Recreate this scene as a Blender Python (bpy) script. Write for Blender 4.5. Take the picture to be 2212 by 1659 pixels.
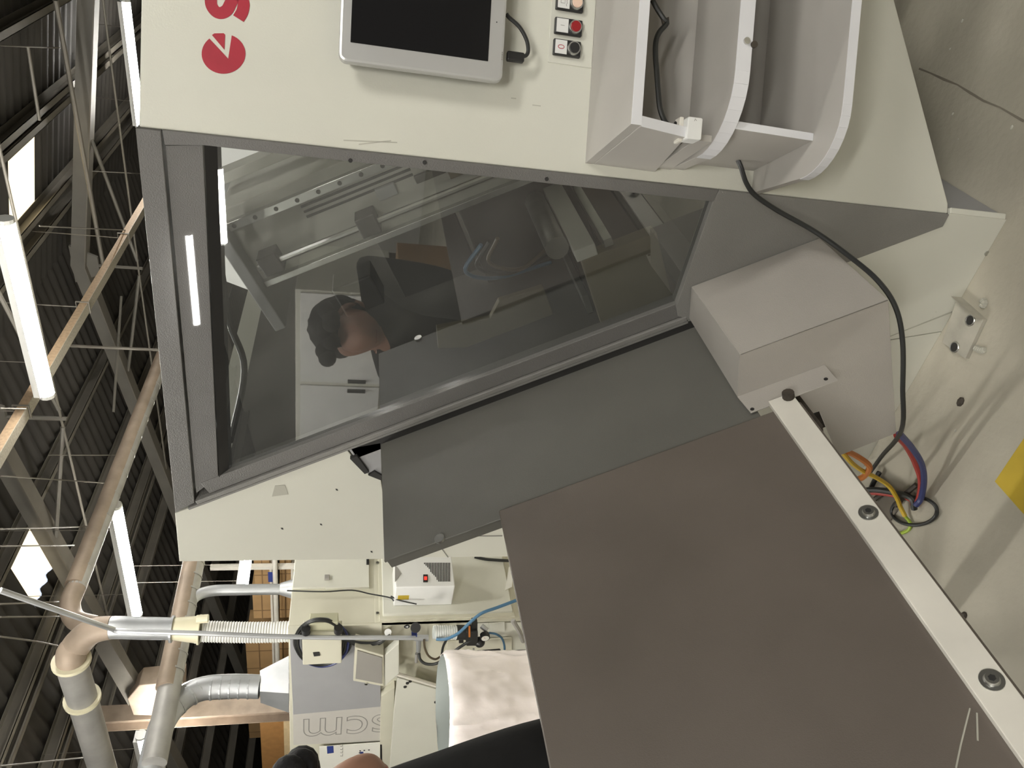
import bpy, math, random
from mathutils import Vector as V, Matrix
random.seed(7)
for o in list(bpy.data.objects): bpy.data.objects.remove(o)
sc = bpy.context.scene
COL = sc.collection

# ------------------------------------------------------------------ camera
F = 1611.0                                   # focal length in pixels of the 2212 x 1659 frame
def nrm(v): return V(v).normalized()
_up = -nrm((-289, -7049, -F)); _e1 = nrm((1198, 319, -F))     # (right, up, back) of the phone held upright
_y = (_e1 - _up*_e1.dot(_up)).normalized(); _x = _y.cross(_up)
RM = Matrix((_x, _y, _up))                   # world = RM @ (right, up, back)
CAM = V((0, 0, 1.5))
cd = bpy.data.cameras.new('camera'); cd.sensor_width = 36; cd.lens = 36*F/2212; cd.clip_start = .02; cd.clip_end = 200
cam = bpy.data.objects.new('camera', cd); COL.objects.link(cam); sc.camera = cam
bx, by, bz = RM @ V((0,-1,0)), RM @ V((1,0,0)), RM @ V((0,0,1))
cam.matrix_world = Matrix(((bx.x,by.x,bz.x,CAM.x),(bx.y,by.y,bz.y,CAM.y),(bx.z,by.z,bz.z,CAM.z),(0,0,0,1)))
# ------------------------------------------------------------------ world / exposure
w = bpy.data.worlds.new('world'); sc.world = w; w.use_nodes = True
w.node_tree.nodes['Background'].inputs[0].default_value = (.75,.85,1,1)
w.node_tree.nodes['Background'].inputs[1].default_value = 0.5
sc.view_settings.view_transform = 'Standard'; sc.view_settings.look = 'None'
sc.view_settings.exposure = 1.0; sc.view_settings.gamma = 1; sc.view_settings.use_curve_mapping = False
TUBE_POWER = 66.0
SKY_POWER = 1.1
# ------------------------------------------------------------------ pixel -> point helpers
def ray(p): return RM @ V((829.5-p[1], 1106-p[0], -F))
def onpl(p, n, d):
    r = ray(p); n = V(n); return CAM + r*((d-n.dot(CAM))/n.dot(r))
def PX(p, x): return onpl(p, (1,0,0), x)
def PY(p, y): return onpl(p, (0,1,0), y)
def PZ(p, z): return onpl(p, (0,0,1), z)
def depth(p, d): return CAM + ray(p).normalized()*d
def RZ(p, z, y0=1.427):                      # where a reflection seen in the end face comes from
    q = PY(p, y0); r = ray(p); r.y = -r.y
    return q + r*((z-q.z)/r.z)
def RYp(p, y, y0=1.427):
    q = PY(p, y0); r = ray(p); r.y = -r.y
    return q + r*((y-q.y)/r.y)
# slanted frame of the machine (t up the slope, n off the slope)
TH = math.radians(28.5); TV = V((-math.sin(TH),0,math.cos(TH))); NV = V((math.cos(TH),0,math.sin(TH))); YV = V((0,1,0))
def S(t, y, n): return TV*t + NV*n + V((0,y,0))
def Spx(p, n): q = onpl(p, NV, n); return q.dot(TV), q.y
# control panel frame (s along, z up, h off the panel)
PA = math.radians(31); PD = V((math.cos(PA),math.sin(PA),0)); PO = V((math.sin(PA),-math.cos(PA),0)); P0 = V((-.492,1.427,0))
def Q(s, z, h=0): return P0 + PD*s + PO*h + V((0,0,z))
def Qpx(p, h=0): q = onpl(p, PO, P0.dot(PO)+h)-P0; return q.dot(PD), q.z
# ------------------------------------------------------------------ materials
MATS = {}
def mat(name, col, rough=.5, metal=0, var=.08, scale=6, bump=0, bscale=120, coat=0, spots=0, spotcol=(.05,.05,.045), sscale=14, spec=.5, trans=0, alpha=1):
    m = bpy.data.materials.new(name); m.use_nodes = True; nt = m.node_tree; b = nt.nodes['Principled BSDF']; L = nt.links.new
    tc = nt.nodes.new('ShaderNodeTexCoord'); nz = nt.nodes.new('ShaderNodeTexNoise'); nz.inputs['Scale'].default_value = scale; nz.inputs['Detail'].default_value = 5
    L(tc.outputs['Object'], nz.inputs['Vector'])
    rp = nt.nodes.new('ShaderNodeValToRGB')
    rp.color_ramp.elements[0].position = .3; rp.color_ramp.elements[1].position = .7
    rp.color_ramp.elements[0].color = (*[c*(1-var) for c in col],1); rp.color_ramp.elements[1].color = (*[min(1,c*(1+var)) for c in col],1)
    L(nz.outputs['Fac'], rp.inputs['Fac']); out = rp.outputs['Color']
    if spots:
        n2 = nt.nodes.new('ShaderNodeTexNoise'); n2.inputs['Scale'].default_value = sscale; n2.inputs['Detail'].default_value = 8; n2.inputs['Roughness'].default_value = .65
        L(tc.outputs['Object'], n2.inputs['Vector'])
        r2 = nt.nodes.new('ShaderNodeValToRGB'); r2.color_ramp.elements[0].position = .74-spots*.2; r2.color_ramp.elements[1].position = .8
        L(n2.outputs['Fac'], r2.inputs['Fac']); mx = nt.nodes.new('ShaderNodeMixRGB'); mx.inputs['Color2'].default_value = (*spotcol,1)
        L(r2.outputs['Color'], mx.inputs['Fac']); L(out, mx.inputs['Color1']); out = mx.outputs['Color']
    L(out, b.inputs['Base Color'])
    b.inputs['Roughness'].default_value = rough; b.inputs['Metallic'].default_value = metal; b.inputs['Specular IOR Level'].default_value = spec
    b.inputs['Coat Weight'].default_value = coat; b.inputs['Coat Roughness'].default_value = .12
    if trans: b.inputs['Transmission Weight'].default_value = trans
    if bump:
        n3 = nt.nodes.new('ShaderNodeTexNoise'); n3.inputs['Scale'].default_value = bscale; n3.inputs['Detail'].default_value = 4
        L(tc.outputs['Object'], n3.inputs['Vector']); bp = nt.nodes.new('ShaderNodeBump'); bp.inputs['Strength'].default_value = bump; bp.inputs['Distance'].default_value = .004
        L(n3.outputs['Fac'], bp.inputs['Height']); L(bp.outputs['Normal'], b.inputs['Normal'])
    MATS[name] = m; return m
def emit(name, col, power):
    m = bpy.data.materials.new(name); m.use_nodes = True; nt = m.node_tree
    nt.nodes.remove(nt.nodes['Principled BSDF']); e = nt.nodes.new('ShaderNodeEmission')
    e.inputs[0].default_value = (*col,1); e.inputs[1].default_value = power
    nt.links.new(e.outputs[0], nt.nodes['Material Output'].inputs[0]); MATS[name] = m; return m
def glassmat(name, tint, refl=1.0, rough=.02, ior=1.5, haze=0.0):
    # flat pane: clear with a Fresnel reflection and a little pale haze painted in to lighten it
    m = bpy.data.materials.new(name); m.use_nodes = True; nt = m.node_tree; L = nt.links.new
    nt.nodes.remove(nt.nodes['Principled BSDF'])
    t = nt.nodes.new('ShaderNodeBsdfTransparent'); t.inputs[0].default_value = (*tint,1)
    g = nt.nodes.new('ShaderNodeBsdfGlossy'); g.inputs['Roughness'].default_value = rough; g.inputs['Color'].default_value = (refl,)*3+(1,)
    fr = nt.nodes.new('ShaderNodeFresnel'); gm = nt.nodes.new('ShaderNodeNewGeometry'); io = nt.nodes.new('ShaderNodeMapRange')   # same reflectance from either side of the thin pane
    io.inputs['To Min'].default_value = ior; io.inputs['To Max'].default_value = 1/ior; L(gm.outputs['Backfacing'], io.inputs['Value']); L(io.outputs['Result'], fr.inputs['IOR'])
    d = nt.nodes.new('ShaderNodeBsdfDiffuse'); d.inputs[0].default_value = (.6,.6,.58,1)
    tc = nt.nodes.new('ShaderNodeTexCoord'); nz = nt.nodes.new('ShaderNodeTexNoise'); nz.inputs['Scale'].default_value = 7; nz.inputs['Detail'].default_value = 9
    L(tc.outputs['Object'], nz.inputs['Vector']); mt = nt.nodes.new('ShaderNodeMath'); mt.operation = 'MULTIPLY'; mt.inputs[1].default_value = haze*2
    L(nz.outputs['Fac'], mt.inputs[0])
    m1 = nt.nodes.new('ShaderNodeMixShader'); L(mt.outputs[0], m1.inputs[0]); L(t.outputs[0], m1.inputs[1]); L(d.outputs[0], m1.inputs[2])
    m2 = nt.nodes.new('ShaderNodeMixShader'); L(fr.outputs[0], m2.inputs[0]); L(m1.outputs[0], m2.inputs[1]); L(g.outputs[0], m2.inputs[2])
    L(m2.outputs[0], nt.nodes['Material Output'].inputs[0]); MATS[name] = m; return m
cream = mat('cream_paint', (.62,.615,.54), .42, var=.03, scale=3, bump=.05, bscale=300, spots=.05, spotcol=(.35,.34,.29), sscale=9)
creamB = mat('cream_paint_old', (.60,.58,.47), .5, var=.06, scale=3, spots=.12, spotcol=(.3,.27,.2), sscale=7)
grey = mat('textured_grey_paint', (.14,.135,.127), .36, var=.05, scale=8, bump=.35, bscale=420, coat=.25)
greyL = mat('light_grey_paint', (.30,.285,.26), .42, var=.04, bump=.15, bscale=400)
coverM = mat('cover_grey_paint', (.40,.375,.34), .45, var=.05, bump=.15, bscale=400)
greyM = mat('mid_grey_panel', (.33,.33,.335), .5, var=.03)
plateM = mat('dark_plate_coating', (.125,.122,.107), .42, var=.06, scale=5, bump=.12, bscale=500, spots=.03, spotcol=(.18,.16,.13))
boardM = mat('dark_taupe_board', (.125,.106,.089), .36, var=.12, scale=3, bump=.10, bscale=500, spots=.05, spotcol=(.10,.06,.035), sscale=4)
railM = mat('worn_white_rail', (.70,.67,.60), .4, var=.07, scale=9, spots=.16, spotcol=(.22,.19,.15), sscale=22)
steel = mat('steel', (.55,.55,.53), .3, 1, var=.1, scale=20)
zinc = mat('galvanised_duct', (.46,.47,.48), .42, .6, var=.12, scale=5, bump=.08, bscale=30)
rustduct = mat('dusty_duct', (.30,.235,.18), .6, .2, var=.2, scale=6)
ductcream = mat('cream_reducer', (.62,.58,.42), .35, var=.05)
black = mat('black_plastic', (.018,.018,.018), .4, var=.1)
blackG = mat('black_glass', (.008,.008,.009), .18, var=.05)
rubber = mat('black_cable', (.02,.021,.02), .45, var=.1)
silver = mat('silver_bezel', (.56,.56,.55), .38, .5, var=.04)
white = mat('white_plastic', (.72,.72,.70), .4, var=.03)
melam = mat('grey_melamine', (.42,.40,.37), .45, var=.05, scale=5, spots=.05, spotcol=(.42,.34,.25), sscale=5)
edgeW = mat('white_edge_band', (.66,.66,.68), .4, var=.04)
red = mat('red_vinyl', (.36,.012,.03), .5, var=.08, scale=20)
redlens = mat('red_lens', (.30,.01,.015), .12, var=.1)
amber = mat('pale_lens', (.80,.58,.46), .25, var=.05)
redglow = emit('red_switch_light', (1,.03,.02), 1.6)
concrete = mat('concrete', (.37,.345,.28), .72, var=.22, scale=2.2, bump=.5, bscale=45, spots=.2, spotcol=(.22,.2,.15), sscale=3.2)
concreteD = mat('concrete_dark_crack', (.17,.15,.12), .9, var=.2)
yellow = mat('yellow_paint', (.42,.30,.025), .6, var=.12, scale=9, spots=.2, spotcol=(.25,.18,.05))
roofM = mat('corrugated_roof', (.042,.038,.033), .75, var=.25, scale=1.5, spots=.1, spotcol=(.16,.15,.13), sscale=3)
purlM = mat('purlin_steel', (.17,.155,.13), .6, .2, var=.15, scale=3)
beamM = mat('beam_paint', (.15,.14,.12), .6, var=.15, scale=2)
trayM = mat('perforated_tray', (.36,.33,.27), .55, .3, var=.2, scale=60)
trayO = mat('rusty_tray_side', (.34,.24,.15), .6, .2, var=.2, scale=40)
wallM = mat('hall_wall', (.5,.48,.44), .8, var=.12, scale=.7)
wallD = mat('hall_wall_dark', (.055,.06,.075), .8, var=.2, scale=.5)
card = mat('cardboard', (.40,.25,.115), .75, var=.08, scale=4)
cardD = mat('cardboard_dark', (.26,.16,.08), .75, var=.1, scale=4)
tapeM = mat('box_strap', (.22,.13,.06), .6)
chip = mat('chipboard', (.55,.42,.24), .7, var=.1, scale=12)
chipO = mat('orange_board', (.50,.26,.09), .65, var=.1, scale=10)
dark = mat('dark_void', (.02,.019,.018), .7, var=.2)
bluec = mat('blue_hose', (.05,.13,.22), .35)
brownc = mat('brown_hose', (.10,.075,.045), .4)
bluep = mat('blue_print', (.03,.05,.22), .5)
redc = mat('red_cable', (.42,.05,.04), .4)
bluecab = mat('blue_cable', (.04,.05,.16), .4)
orangec = mat('orange_cable', (.50,.16,.03), .4)
yellc = mat('yellow_cable', (.62,.42,.03), .4)
greenc = mat('green_yellow_wire', (.35,.48,.05), .4)
bagM = mat('plastic_bag', (.88,.81,.79), .25, var=.05, scale=9, bump=.5, bscale=22)
bagIn = mat('bag_inside', (.36,.39,.37), .35, var=.06)
hoseM = mat('ribbed_white_hose', (.62,.62,.60), .4)
clear = mat('clear_bowl', (.62,.66,.64), .1, var=.04)
skinM = mat('skin', (.42,.22,.15), .5, var=.1, scale=12)
hairM = mat('dark_hair', (.010,.009,.010), .85, var=.3, scale=40, bump=.8, bscale=90)
cloth = mat('black_jacket', (.006,.006,.006), .9, var=.3, scale=20, bump=.3, bscale=40)
clothP = mat('dark_trousers', (.015,.016,.02), .85, var=.2)
eyeM = mat('eye_white', (.6,.6,.58), .2)
tubeE = emit('led_tube_light', (1.0,.975,.91), TUBE_POWER)
skyE = emit('skylight_daylight', (1.0,.84,.52), SKY_POWER)
glass = glassmat('safety_pane', (.80,.81,.80), 1, .01, 2.0, .03)
greyS = mat('lightened_grey_paint', (.21,.203,.19), .36, var=.05, scale=8, bump=.35, bscale=420, coat=.2)  # frame grey lightened to offset the dim light on the sill
greyH = mat('glossy_grey_paint', (.13,.125,.118), .36, var=.05, scale=8, bump=.35, bscale=420, coat=.9); greyH.node_tree.nodes['Principled BSDF'].inputs['Coat Roughness'].default_value=.015
bracketM = mat('dirty_bracket', (.40,.38,.32), .7, var=.2, scale=14, spots=.25, spotcol=(.2,.18,.14), sscale=30)
ductD = mat('dull_roof_duct', (.34,.33,.31), .5, .35, var=.15, scale=6)
paper = mat('white_sheet', (.75,.74,.68), .5, var=.02)
inkG = mat('grey_ink', (.28,.27,.25), .6)
innerG = mat('inner_grey', (.46,.45,.41), .5, var=.12, scale=6)
innerD = mat('inner_dark', (.05,.047,.042), .5, var=.25, scale=6)
innerB = mat('inner_brown', (.07,.05,.04), .5, var=.2)
innerBeige = mat('inner_beige', (.15,.13,.085), .5, var=.12)
dirt = mat('oily_dirt', (.05,.04,.03), .7, var=.3, scale=60)
scuff = mat('scuff', (.42,.41,.35), .6)

# ------------------------------------------------------------------ mesh builder
ROOT = {}                                    # object -> world location its meshes are relative to
def catmull(pts, k=6):
    pts = [V(p) for p in pts]; out = []
    q = [pts[0]*2-pts[1]] + pts + [pts[-1]*2-pts[-2]]
    for i in range(1, len(q)-2):
        a,b,c,d = q[i-1],q[i],q[i+1],q[i+2]
        for j in range(k):
            t = j/k; out.append(.5*((2*b)+(c-a)*t+(2*a-5*b+4*c-d)*t*t+(3*b-a-3*c+d)*t**3))
    out.append(pts[-1]); return out
class MB:
    def __init__(s): s.v=[]; s.f=[]
    def add(s, vs, fs):
        n=len(s.v); s.v += [V(x) for x in vs]; s.f += [tuple(n+i for i in f) for f in fs]; return s
    def prism(s, pts, ex):
        pts=[V(p) for p in pts]; ex=V(ex); n=len(pts)
        nn=V((0,0,0))
        for i in range(n): nn += pts[i].cross(pts[(i+1)%n])
        if nn.dot(ex)>0: pts=pts[::-1]
        vs=pts+[p+ex for p in pts]
        fs=[tuple(range(n)), tuple(range(2*n-1,n-1,-1))]+[(i,i+n,(i+1)%n+n,(i+1)%n)[::1] for i in range(n)]
        return s.add(vs, fs)
    def box(s, o, a, b, c): 
        o,a,b,c=V(o),V(a),V(b),V(c); return s.prism([o,o+a,o+a+b,o+b], c)
    def bx(s, x0,x1,y0,y1,z0,z1): return s.box((x0,y0,z0),(x1-x0,0,0),(0,y1-y0,0),(0,0,z1-z0))
    def cyl(s, p0, p1, r0, r1=None, seg=16, cap=True):
        p0,p1=V(p0),V(p1); r1=r0 if r1 is None else r1; ax=(p1-p0).normalized()
        u=ax.orthogonal().normalized(); w=ax.cross(u); vs=[]
        for p,r in((p0,r0),(p1,r1)):
            for i in range(seg): a=2*math.pi*i/seg; vs.append(p+(u*math.cos(a)+w*math.sin(a))*r)
        fs=[(i,(i+1)%seg,(i+1)%seg+seg,i+seg) for i in range(seg)]
        if cap: fs+=[tuple(range(seg-1,-1,-1)),tuple(range(seg,2*seg))]
        return s.add(vs,fs)
    def tube(s, path, r, seg=8, closed=False):
        path=[V(p) for p in path]; n=len(path); vs=[]; u=None
        for i,p in enumerate(path):
            a=path[(i-1)%n] if (i or closed) else p; b=path[(i+1)%n] if (i<n-1 or closed) else p
            ax=(b-a).normalized()
            if u is None: u=ax.orthogonal().normalized()
            else:
                u=u-ax*u.dot(ax)
                u=u.normalized() if u.length>1e-6 else ax.orthogonal().normalized()
            w=ax.cross(u); rr=r[i] if isinstance(r,(list,tuple)) else r
            for j in range(seg): t=2*math.pi*j/seg; vs.append(p+(u*math.cos(t)+w*math.sin(t))*rr)
        fs=[]
        for i in range(n if closed else n-1):
            k=(i+1)%n
            for j in range(seg): fs.append((i*seg+j,i*seg+(j+1)%seg,k*seg+(j+1)%seg,k*seg+j))
        if not closed: fs+=[tuple(range(seg-1,-1,-1)),tuple((n-1)*seg+j for j in range(seg))]
        return s.add(vs,fs)
    def ball(s, c, r, seg=16, rings=10, sc=(1,1,1)):
        c=V(c); vs=[c+V((0,0,r*sc[2]))]
        for i in range(1,rings):
            p=math.pi*i/rings
            for j in range(seg):
                a=2*math.pi*j/seg; vs.append(c+V((r*sc[0]*math.sin(p)*math.cos(a),r*sc[1]*math.sin(p)*math.sin(a),r*sc[2]*math.cos(p))))
        vs.append(c-V((0,0,r*sc[2]))); fs=[]
        for j in range(seg): fs.append((0,1+j,1+(j+1)%seg))
        for i in range(rings-2):
            for j in range(seg): a=1+i*seg; b=a+seg; fs.append((a+j,b+j,b+(j+1)%seg,a+(j+1)%seg))
        a=1+(rings-2)*seg; e=len(vs)-1
        for j in range(seg): fs.append((a+j,e,a+(j+1)%seg))
        return s.add(vs,fs)
    def build(s, name, m, parent=None, smooth=False, bevel=0, sub=0):
        me=bpy.data.meshes.new(name)
        if parent is not None: base=ROOT[parent]
        else:
            xs=[p.x for p in s.v]; ys=[p.y for p in s.v]; zs=[p.z for p in s.v]
            base=V(((min(xs)+max(xs))/2,(min(ys)+max(ys))/2,min(zs)))
        me.from_pydata([tuple(p-base) for p in s.v],[],s.f); me.update()
        import bmesh
        bm=bmesh.new(); bm.from_mesh(me); bmesh.ops.recalc_face_normals(bm,faces=bm.faces); bm.to_mesh(me); bm.free()
        me.materials.append(m)
        if smooth:
            for p in me.polygons: p.use_smooth=True
            try: me.set_sharp_from_angle(angle=math.radians(40))
            except Exception: pass
        o=bpy.data.objects.new(name,me); COL.objects.link(o)
        if parent is not None: o.parent=parent
        else: o.location=base
        ROOT[o]=base
        if bevel:
            b=o.modifiers.new('bevel','BEVEL'); b.width=bevel; b.segments=2; b.limit_method='ANGLE'
        if sub:
            b=o.modifiers.new('sub','SUBSURF'); b.levels=sub; b.render_levels=sub
        return o
def thing(name, label, cat, loc, group=None):
    o=bpy.data.objects.new(name,None); COL.objects.link(o); o.location=loc; o.empty_display_size=.1
    ROOT[o]=V(loc); return tag(o,label,cat,group)
def tag(o, label, cat, group=None):
    o['label']=label; o['category']=cat
    if group: o['group']=group
    return o
def struct(o): o['kind']='structure'; return o
def rope(name, pts, r, m, label=None, cat=None, parent=None, k=6, group=None, seg=8):
    o=MB().tube(catmull(pts,k),r,seg).build(name,m,parent,smooth=True)
    if label: tag(o,label,cat,group)
    return o
def stroke(pts, wdt, mapf, h=.0006):          # flat ribbon along 2-D points, mapped to 3-D
    m=MB(); pts=[V((p[0],p[1],0)) for p in pts]; L=[];Rr=[]
    for i,p in enumerate(pts):
        d=(pts[min(i+1,len(pts)-1)]-pts[max(i-1,0)]).normalized(); q=V((-d.y,d.x,0))*wdt/2
        L.append(p+q); Rr.append(p-q)
    for i in range(len(pts)-1):
        m.prism([mapf(a.x,a.y) for a in (L[i],L[i+1],Rr[i+1],Rr[i])], PO*h)
    return m

# ================================================================== THE HALL
FX0,FX1,FY0,FY1=-24,9,-12,27
m=MB()
m.bx(FX0,FX1,FY0,FY1,-.2,0); floor=struct(m.build('floor',concrete))
def flatstrip(px, wd, z=.0015):
    pts=[PZ(p,z) for p in px]; m=MB(); L=[];R2=[]
    for i,p in enumerate(pts):
        d=(pts[min(i+1,len(pts)-1)]-pts[max(i-1,0)]).normalized(); q=V((-d.y,d.x,0))*wd*random.uniform(.5,1.3)
        L.append(p+q); R2.append(p-q)
    for i in range(len(pts)-1): m.add([L[i],L[i+1],R2[i+1],R2[i]],[(0,1,2,3)])
    return m
flatstrip([(1985,148),(2010,158),(2040,172),(2068,183),(2095,200),(2125,218),(2160,232),(2212,262)],.0032).build('crack',concreteD,floor)
m=MB(); pts=[PZ(p,.001) for p in ((2150,1040),(2212,948),(2290,900),(2330,1060),(2212,1110))]; m.prism(pts,(0,0,.0015))
tag(m.build('floor_marking',yellow),'yellow painted floor marking at the edge of the concrete floor','marking')
# small chips and debris on the concrete
for i,(p,r) in enumerate((((2078,45),.006),((2052,105),.004),((2058,245),.005),((2185,275),.006),((2070,300),.003),((2075,868),.014),((2082,1330),.012),((1950,780),.003),((2064,930),.004),((2150,470),.003))):
    m=MB(); m.ball(PZ(p,.001),r,8,5,(1,.7,.5))
    tag(m.build('floor_chip',[scuff,dirt][i in(5,6)]),['pale crumb of debris','pale crumb of debris','pale crumb of debris','pale crumb of debris','pale crumb of debris','dark round stain lump beside the machine foot','dark oval stain lump beside the white rail','pale crumb of debris','pale crumb of debris','pale crumb of debris'][i]+('' if i in (5,6) else ' lying on the concrete floor'),'debris','crumbs on the concrete floor')
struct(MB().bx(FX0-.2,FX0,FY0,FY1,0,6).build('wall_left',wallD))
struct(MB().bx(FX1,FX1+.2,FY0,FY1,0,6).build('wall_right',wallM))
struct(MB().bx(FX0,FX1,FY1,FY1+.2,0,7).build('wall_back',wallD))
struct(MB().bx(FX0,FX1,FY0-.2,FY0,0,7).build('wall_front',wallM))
# gable roof: ridge along Y
XR=-4.92; ZR=5.0; TP=math.tan(math.radians(10))
def zroof(x): return ZR-TP*abs(x-XR)
def onL(p): return onpl(p,(-TP,0,1),ZR-TP*XR)
def onR(p): return onpl(p,(TP,0,1),ZR+TP*XR)
def corr(x0,x1,y0,y1,off=0,holes=()):
    m=MB(); per=.19; k=6; n=int((y1-y0)/per*k)
    ys=[y0+(y1-y0)*i/n for i in range(n+1)]
    def seg(xa,xb,ylist):
        vs=[];
        for y in ylist:
            dz=.022*math.sin(2*math.pi*y/per)+off
            vs+= [(xa,y,zroof(xa)+dz),(xb,y,zroof(xb)+dz)]
        m.add(vs,[(2*i,2*i+1,2*i+3,2*i+2) for i in range(len(ylist)-1)])
    xs=sorted({x0,x1,*[h[0] for h in holes],*[h[1] for h in holes]})
    for a,b in zip(xs[:-1],xs[1:]):
        cut=[h for h in holes if h[0]<=a and h[1]>=b]
        if not cut: seg(a,b,ys)
        else:
            h=cut[0]; seg(a,b,[y for y in ys if y<=h[2]]); seg(a,b,[y for y in ys if y>=h[3]])
    return m
skL=[onL(p) for p in ((45,1115),(110,1215),(75,1310),(10,1205))]
skR=[onR(p) for p in ((20,295),(75,285),(75,445),(30,490))]
hL=(min(q.x for q in skL),max(q.x for q in skL),min(q.y for q in skL),max(q.y for q in skL))
hR=(min(q.x for q in skR),max(q.x for q in skR),min(q.y for q in skR),max(q.y for q in skR))
print('skylights',hL,hR)
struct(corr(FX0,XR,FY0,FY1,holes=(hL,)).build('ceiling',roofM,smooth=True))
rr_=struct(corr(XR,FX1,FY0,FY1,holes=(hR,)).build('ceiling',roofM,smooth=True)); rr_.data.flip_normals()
for i,h in enumerate((hL,hR)):
    struct(corr(h[0],h[1],h[2]-.1,h[3]+.1,off=.012).build('window_%d'%(i+1),skyE,smooth=True))
# purlins (C channels along Y) under the sheet
def purlin(x, y0, y1, mm=purlM, wd=.07, h=.14):
    z=zroof(x)-.03; m=MB()
    m.bx(x-.003,x+.003,y0,y1,z-h,z); m.bx(x-.003,x+wd,y0,y1,z-h,z-h+.006); m.bx(x-.003,x+wd,y0,y1,z-.006,z)
    m.bx(x+wd-.006,x+wd,y0,y1,z-h,z-h+.02)
    return m.build('purlin',mm)
pxs=[]
for f_,pts in ((onL,((187,820),(276,881),(357,863),(20,1560),(130,1560),(240,1420))),(onR,((50,30),(95,235),(110,455),(225,100),(235,260)))):
    for p in pts: pxs.append(round(f_(p).x,2))
x=min(pxs)-1.3
while x>FX0: pxs.append(x); x-=1.3
x=max(pxs)+1.3
while x<FX1: pxs.append(x); x+=1.3
for i,x in enumerate(sorted(pxs)): 
    tag(purlin(x,FY0+.1,FY1-.1),'long thin steel channel purlin under the %s slope of the corrugated roof'%('right-hand' if x>XR else 'left-hand'),'purlin','roof purlins')
# trusses across X
def truss(y, lab):
    t=thing('roof_truss',lab,'truss',(XR,y,ZR-1.2),'roof trusses')
    for sx,xe in ((1,FX1),(-1,FX0)):
        za=zroof(XR)-.19; zb=zroof(xe)-.19
        m=MB(); m.prism([(XR,y-.05,za),(xe,y-.05,zb),(xe,y-.05,zb-.16),(XR,y-.05,za-.16)],(0,.10,0)); m.build('rafter',beamM,t)
        m=MB(); m.prism([(XR,y-.09,za-.16),(xe,y-.09,zb-.16),(xe,y-.09,zb-.175),(XR,y-.09,za-.175)],(0,.18,0)); m.build('flange',purlM,t)
        # tie rod and diagonals
        xm=XR+sx*3.4
        MB().cyl((XR,y,ZR-.95),(xm,y,zroof(xm)-.36),.012,seg=6).build('tie_rod',purlM,t)
        MB().cyl((XR+sx*1.6,y,zroof(XR+sx*1.6)-.36),(XR+sx*.1,y,ZR-.95),.02,seg=6).build('diagonal_strut',beamM,t)
    MB().cyl((XR,y,ZR-.3),(XR,y,ZR-1.0),.02,seg=6).build('king_post',beamM,t)
    m=MB(); m.prism([(XR-.25,y-.02,ZR-.2),(XR+.25,y-.02,ZR-.2),(XR+.12,y-.02,ZR-.5),(XR-.12,y-.02,ZR-.5)],(0,.04,0)); m.build('gusset_plate',beamM,t)
    return t
yt=PZ((170,570),4.73).y; yn=onpl((95,1150),(-TP,0,1),ZR-.27-TP*XR).y
for i,y in enumerate((yt,yn,yn-4.6,yt+5.2,yt+10.5)):
    truss(y,['sloping steel roof truss seen through the nearer skylight gap, ridge above the window','steel roof truss nearest the large duct elbow','steel roof truss behind the viewer','steel roof truss deep in the hall','steel roof truss furthest in the hall'][i])
# wind bracing flats between trusses (diagonal, in the roof plane)
for i,(f1,p1,f2,p2) in enumerate(((onR,(120,0),onR,(225,585)),(onR,(60,100),onR,(85,260)),(onL,(262,640),onL,(245,890)))):
    a=PZ(p1,[4.15,4.2,4.3][i]); b=PZ(p2,[4.3,4.2,4.25][i]); m=MB().cyl(a,b,[.022,.014,.016][i],seg=6)
    tag(m.build('bracing_bar',[purlM,purlM,beamM][i]),['long straight bracing bar crossing in front of the upper roof rafter','short bracing bar beside the bright roof light','short thin roof bar by the hanging rod'][i],'bracing')
# thin wires crossing the roof space
for i,(a,b,z) in enumerate((((85,488),(270,497),3.9),((0,882),(55,883),3.8),((0,1028),(245,1045),3.9),((0,1143),(205,1137),3.8),((0,1180),(160,1178),3.7),((105,983),(270,983),4.1),((200,370),(330,376),4.2),((0,1305),(130,1300),3.6),((0,1333),(170,1332),3.6),((0,1375),(125,1395),3.6),((0,1655),(220,1632),3.6),((0,98),(130,103),4.2))):
    pa,pb=PZ(a,z),PZ(b,z)
    if (pa-pb).length>6: pb=pa+(pb-pa).normalized()*6
    tag(MB().tube(catmull([pa,(pa+pb)/2-V((0,0,.03)),pb]),.006,5).build('roof_wire',purlM),'thin taut wire strung across the roof space under the purlins','wire','roof wires')
# perforated cable tray along Y with hangers
xt=PZ((200,650),3.85).x; zt=3.85; ya,yb=-2,14
t=thing('cable_tray','perforated steel cable tray with a rusty side hanging under the roof','cable tray',(xt,ya,zt))
m=MB(); m.bx(xt-.05,xt+.05,ya,yb,zt,zt+.004); m.build('tray_bottom',trayM,t)
MB().bx(xt+.046,xt+.05,ya,yb,zt+.004,zt+.07).build('tray_side',trayO,t); MB().bx(xt-.05,xt-.046,ya,yb,zt+.004,zt+.07).build('tray_side',trayM,t)
for y in [PZ(p,zt).y for p in ((275,497),(190,655),(60,880))]+[3.4,1.6]:
    m=MB(); m.bx(xt-.06,xt+.06,y-.008,y+.008,zt-.012,zt-.004); m.bx(xt-.06,xt-.054,y-.008,y+.008,zt-.004,zt+.1); m.bx(xt+.054,xt+.06,y-.008,y+.008,zt-.004,zt+.1); m.bx(xt-.06,xt+.06,y-.008,y+.008,zt+.1,zt+.106)
    MB.build(m,'hanger_bracket',purlM,t); MB().cyl((xt,y,zt+.1),(xt,y,zroof(xt)-.05),.005,seg=6).build('hanger_rod',purlM,t)
m=MB().cyl(PZ((145,747),3.9),PZ((352,747),2.9)*1.0,.012,seg=6)
pp=PZ((150,747),4.3); pq=PX((350,747),pp.x); 
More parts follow.
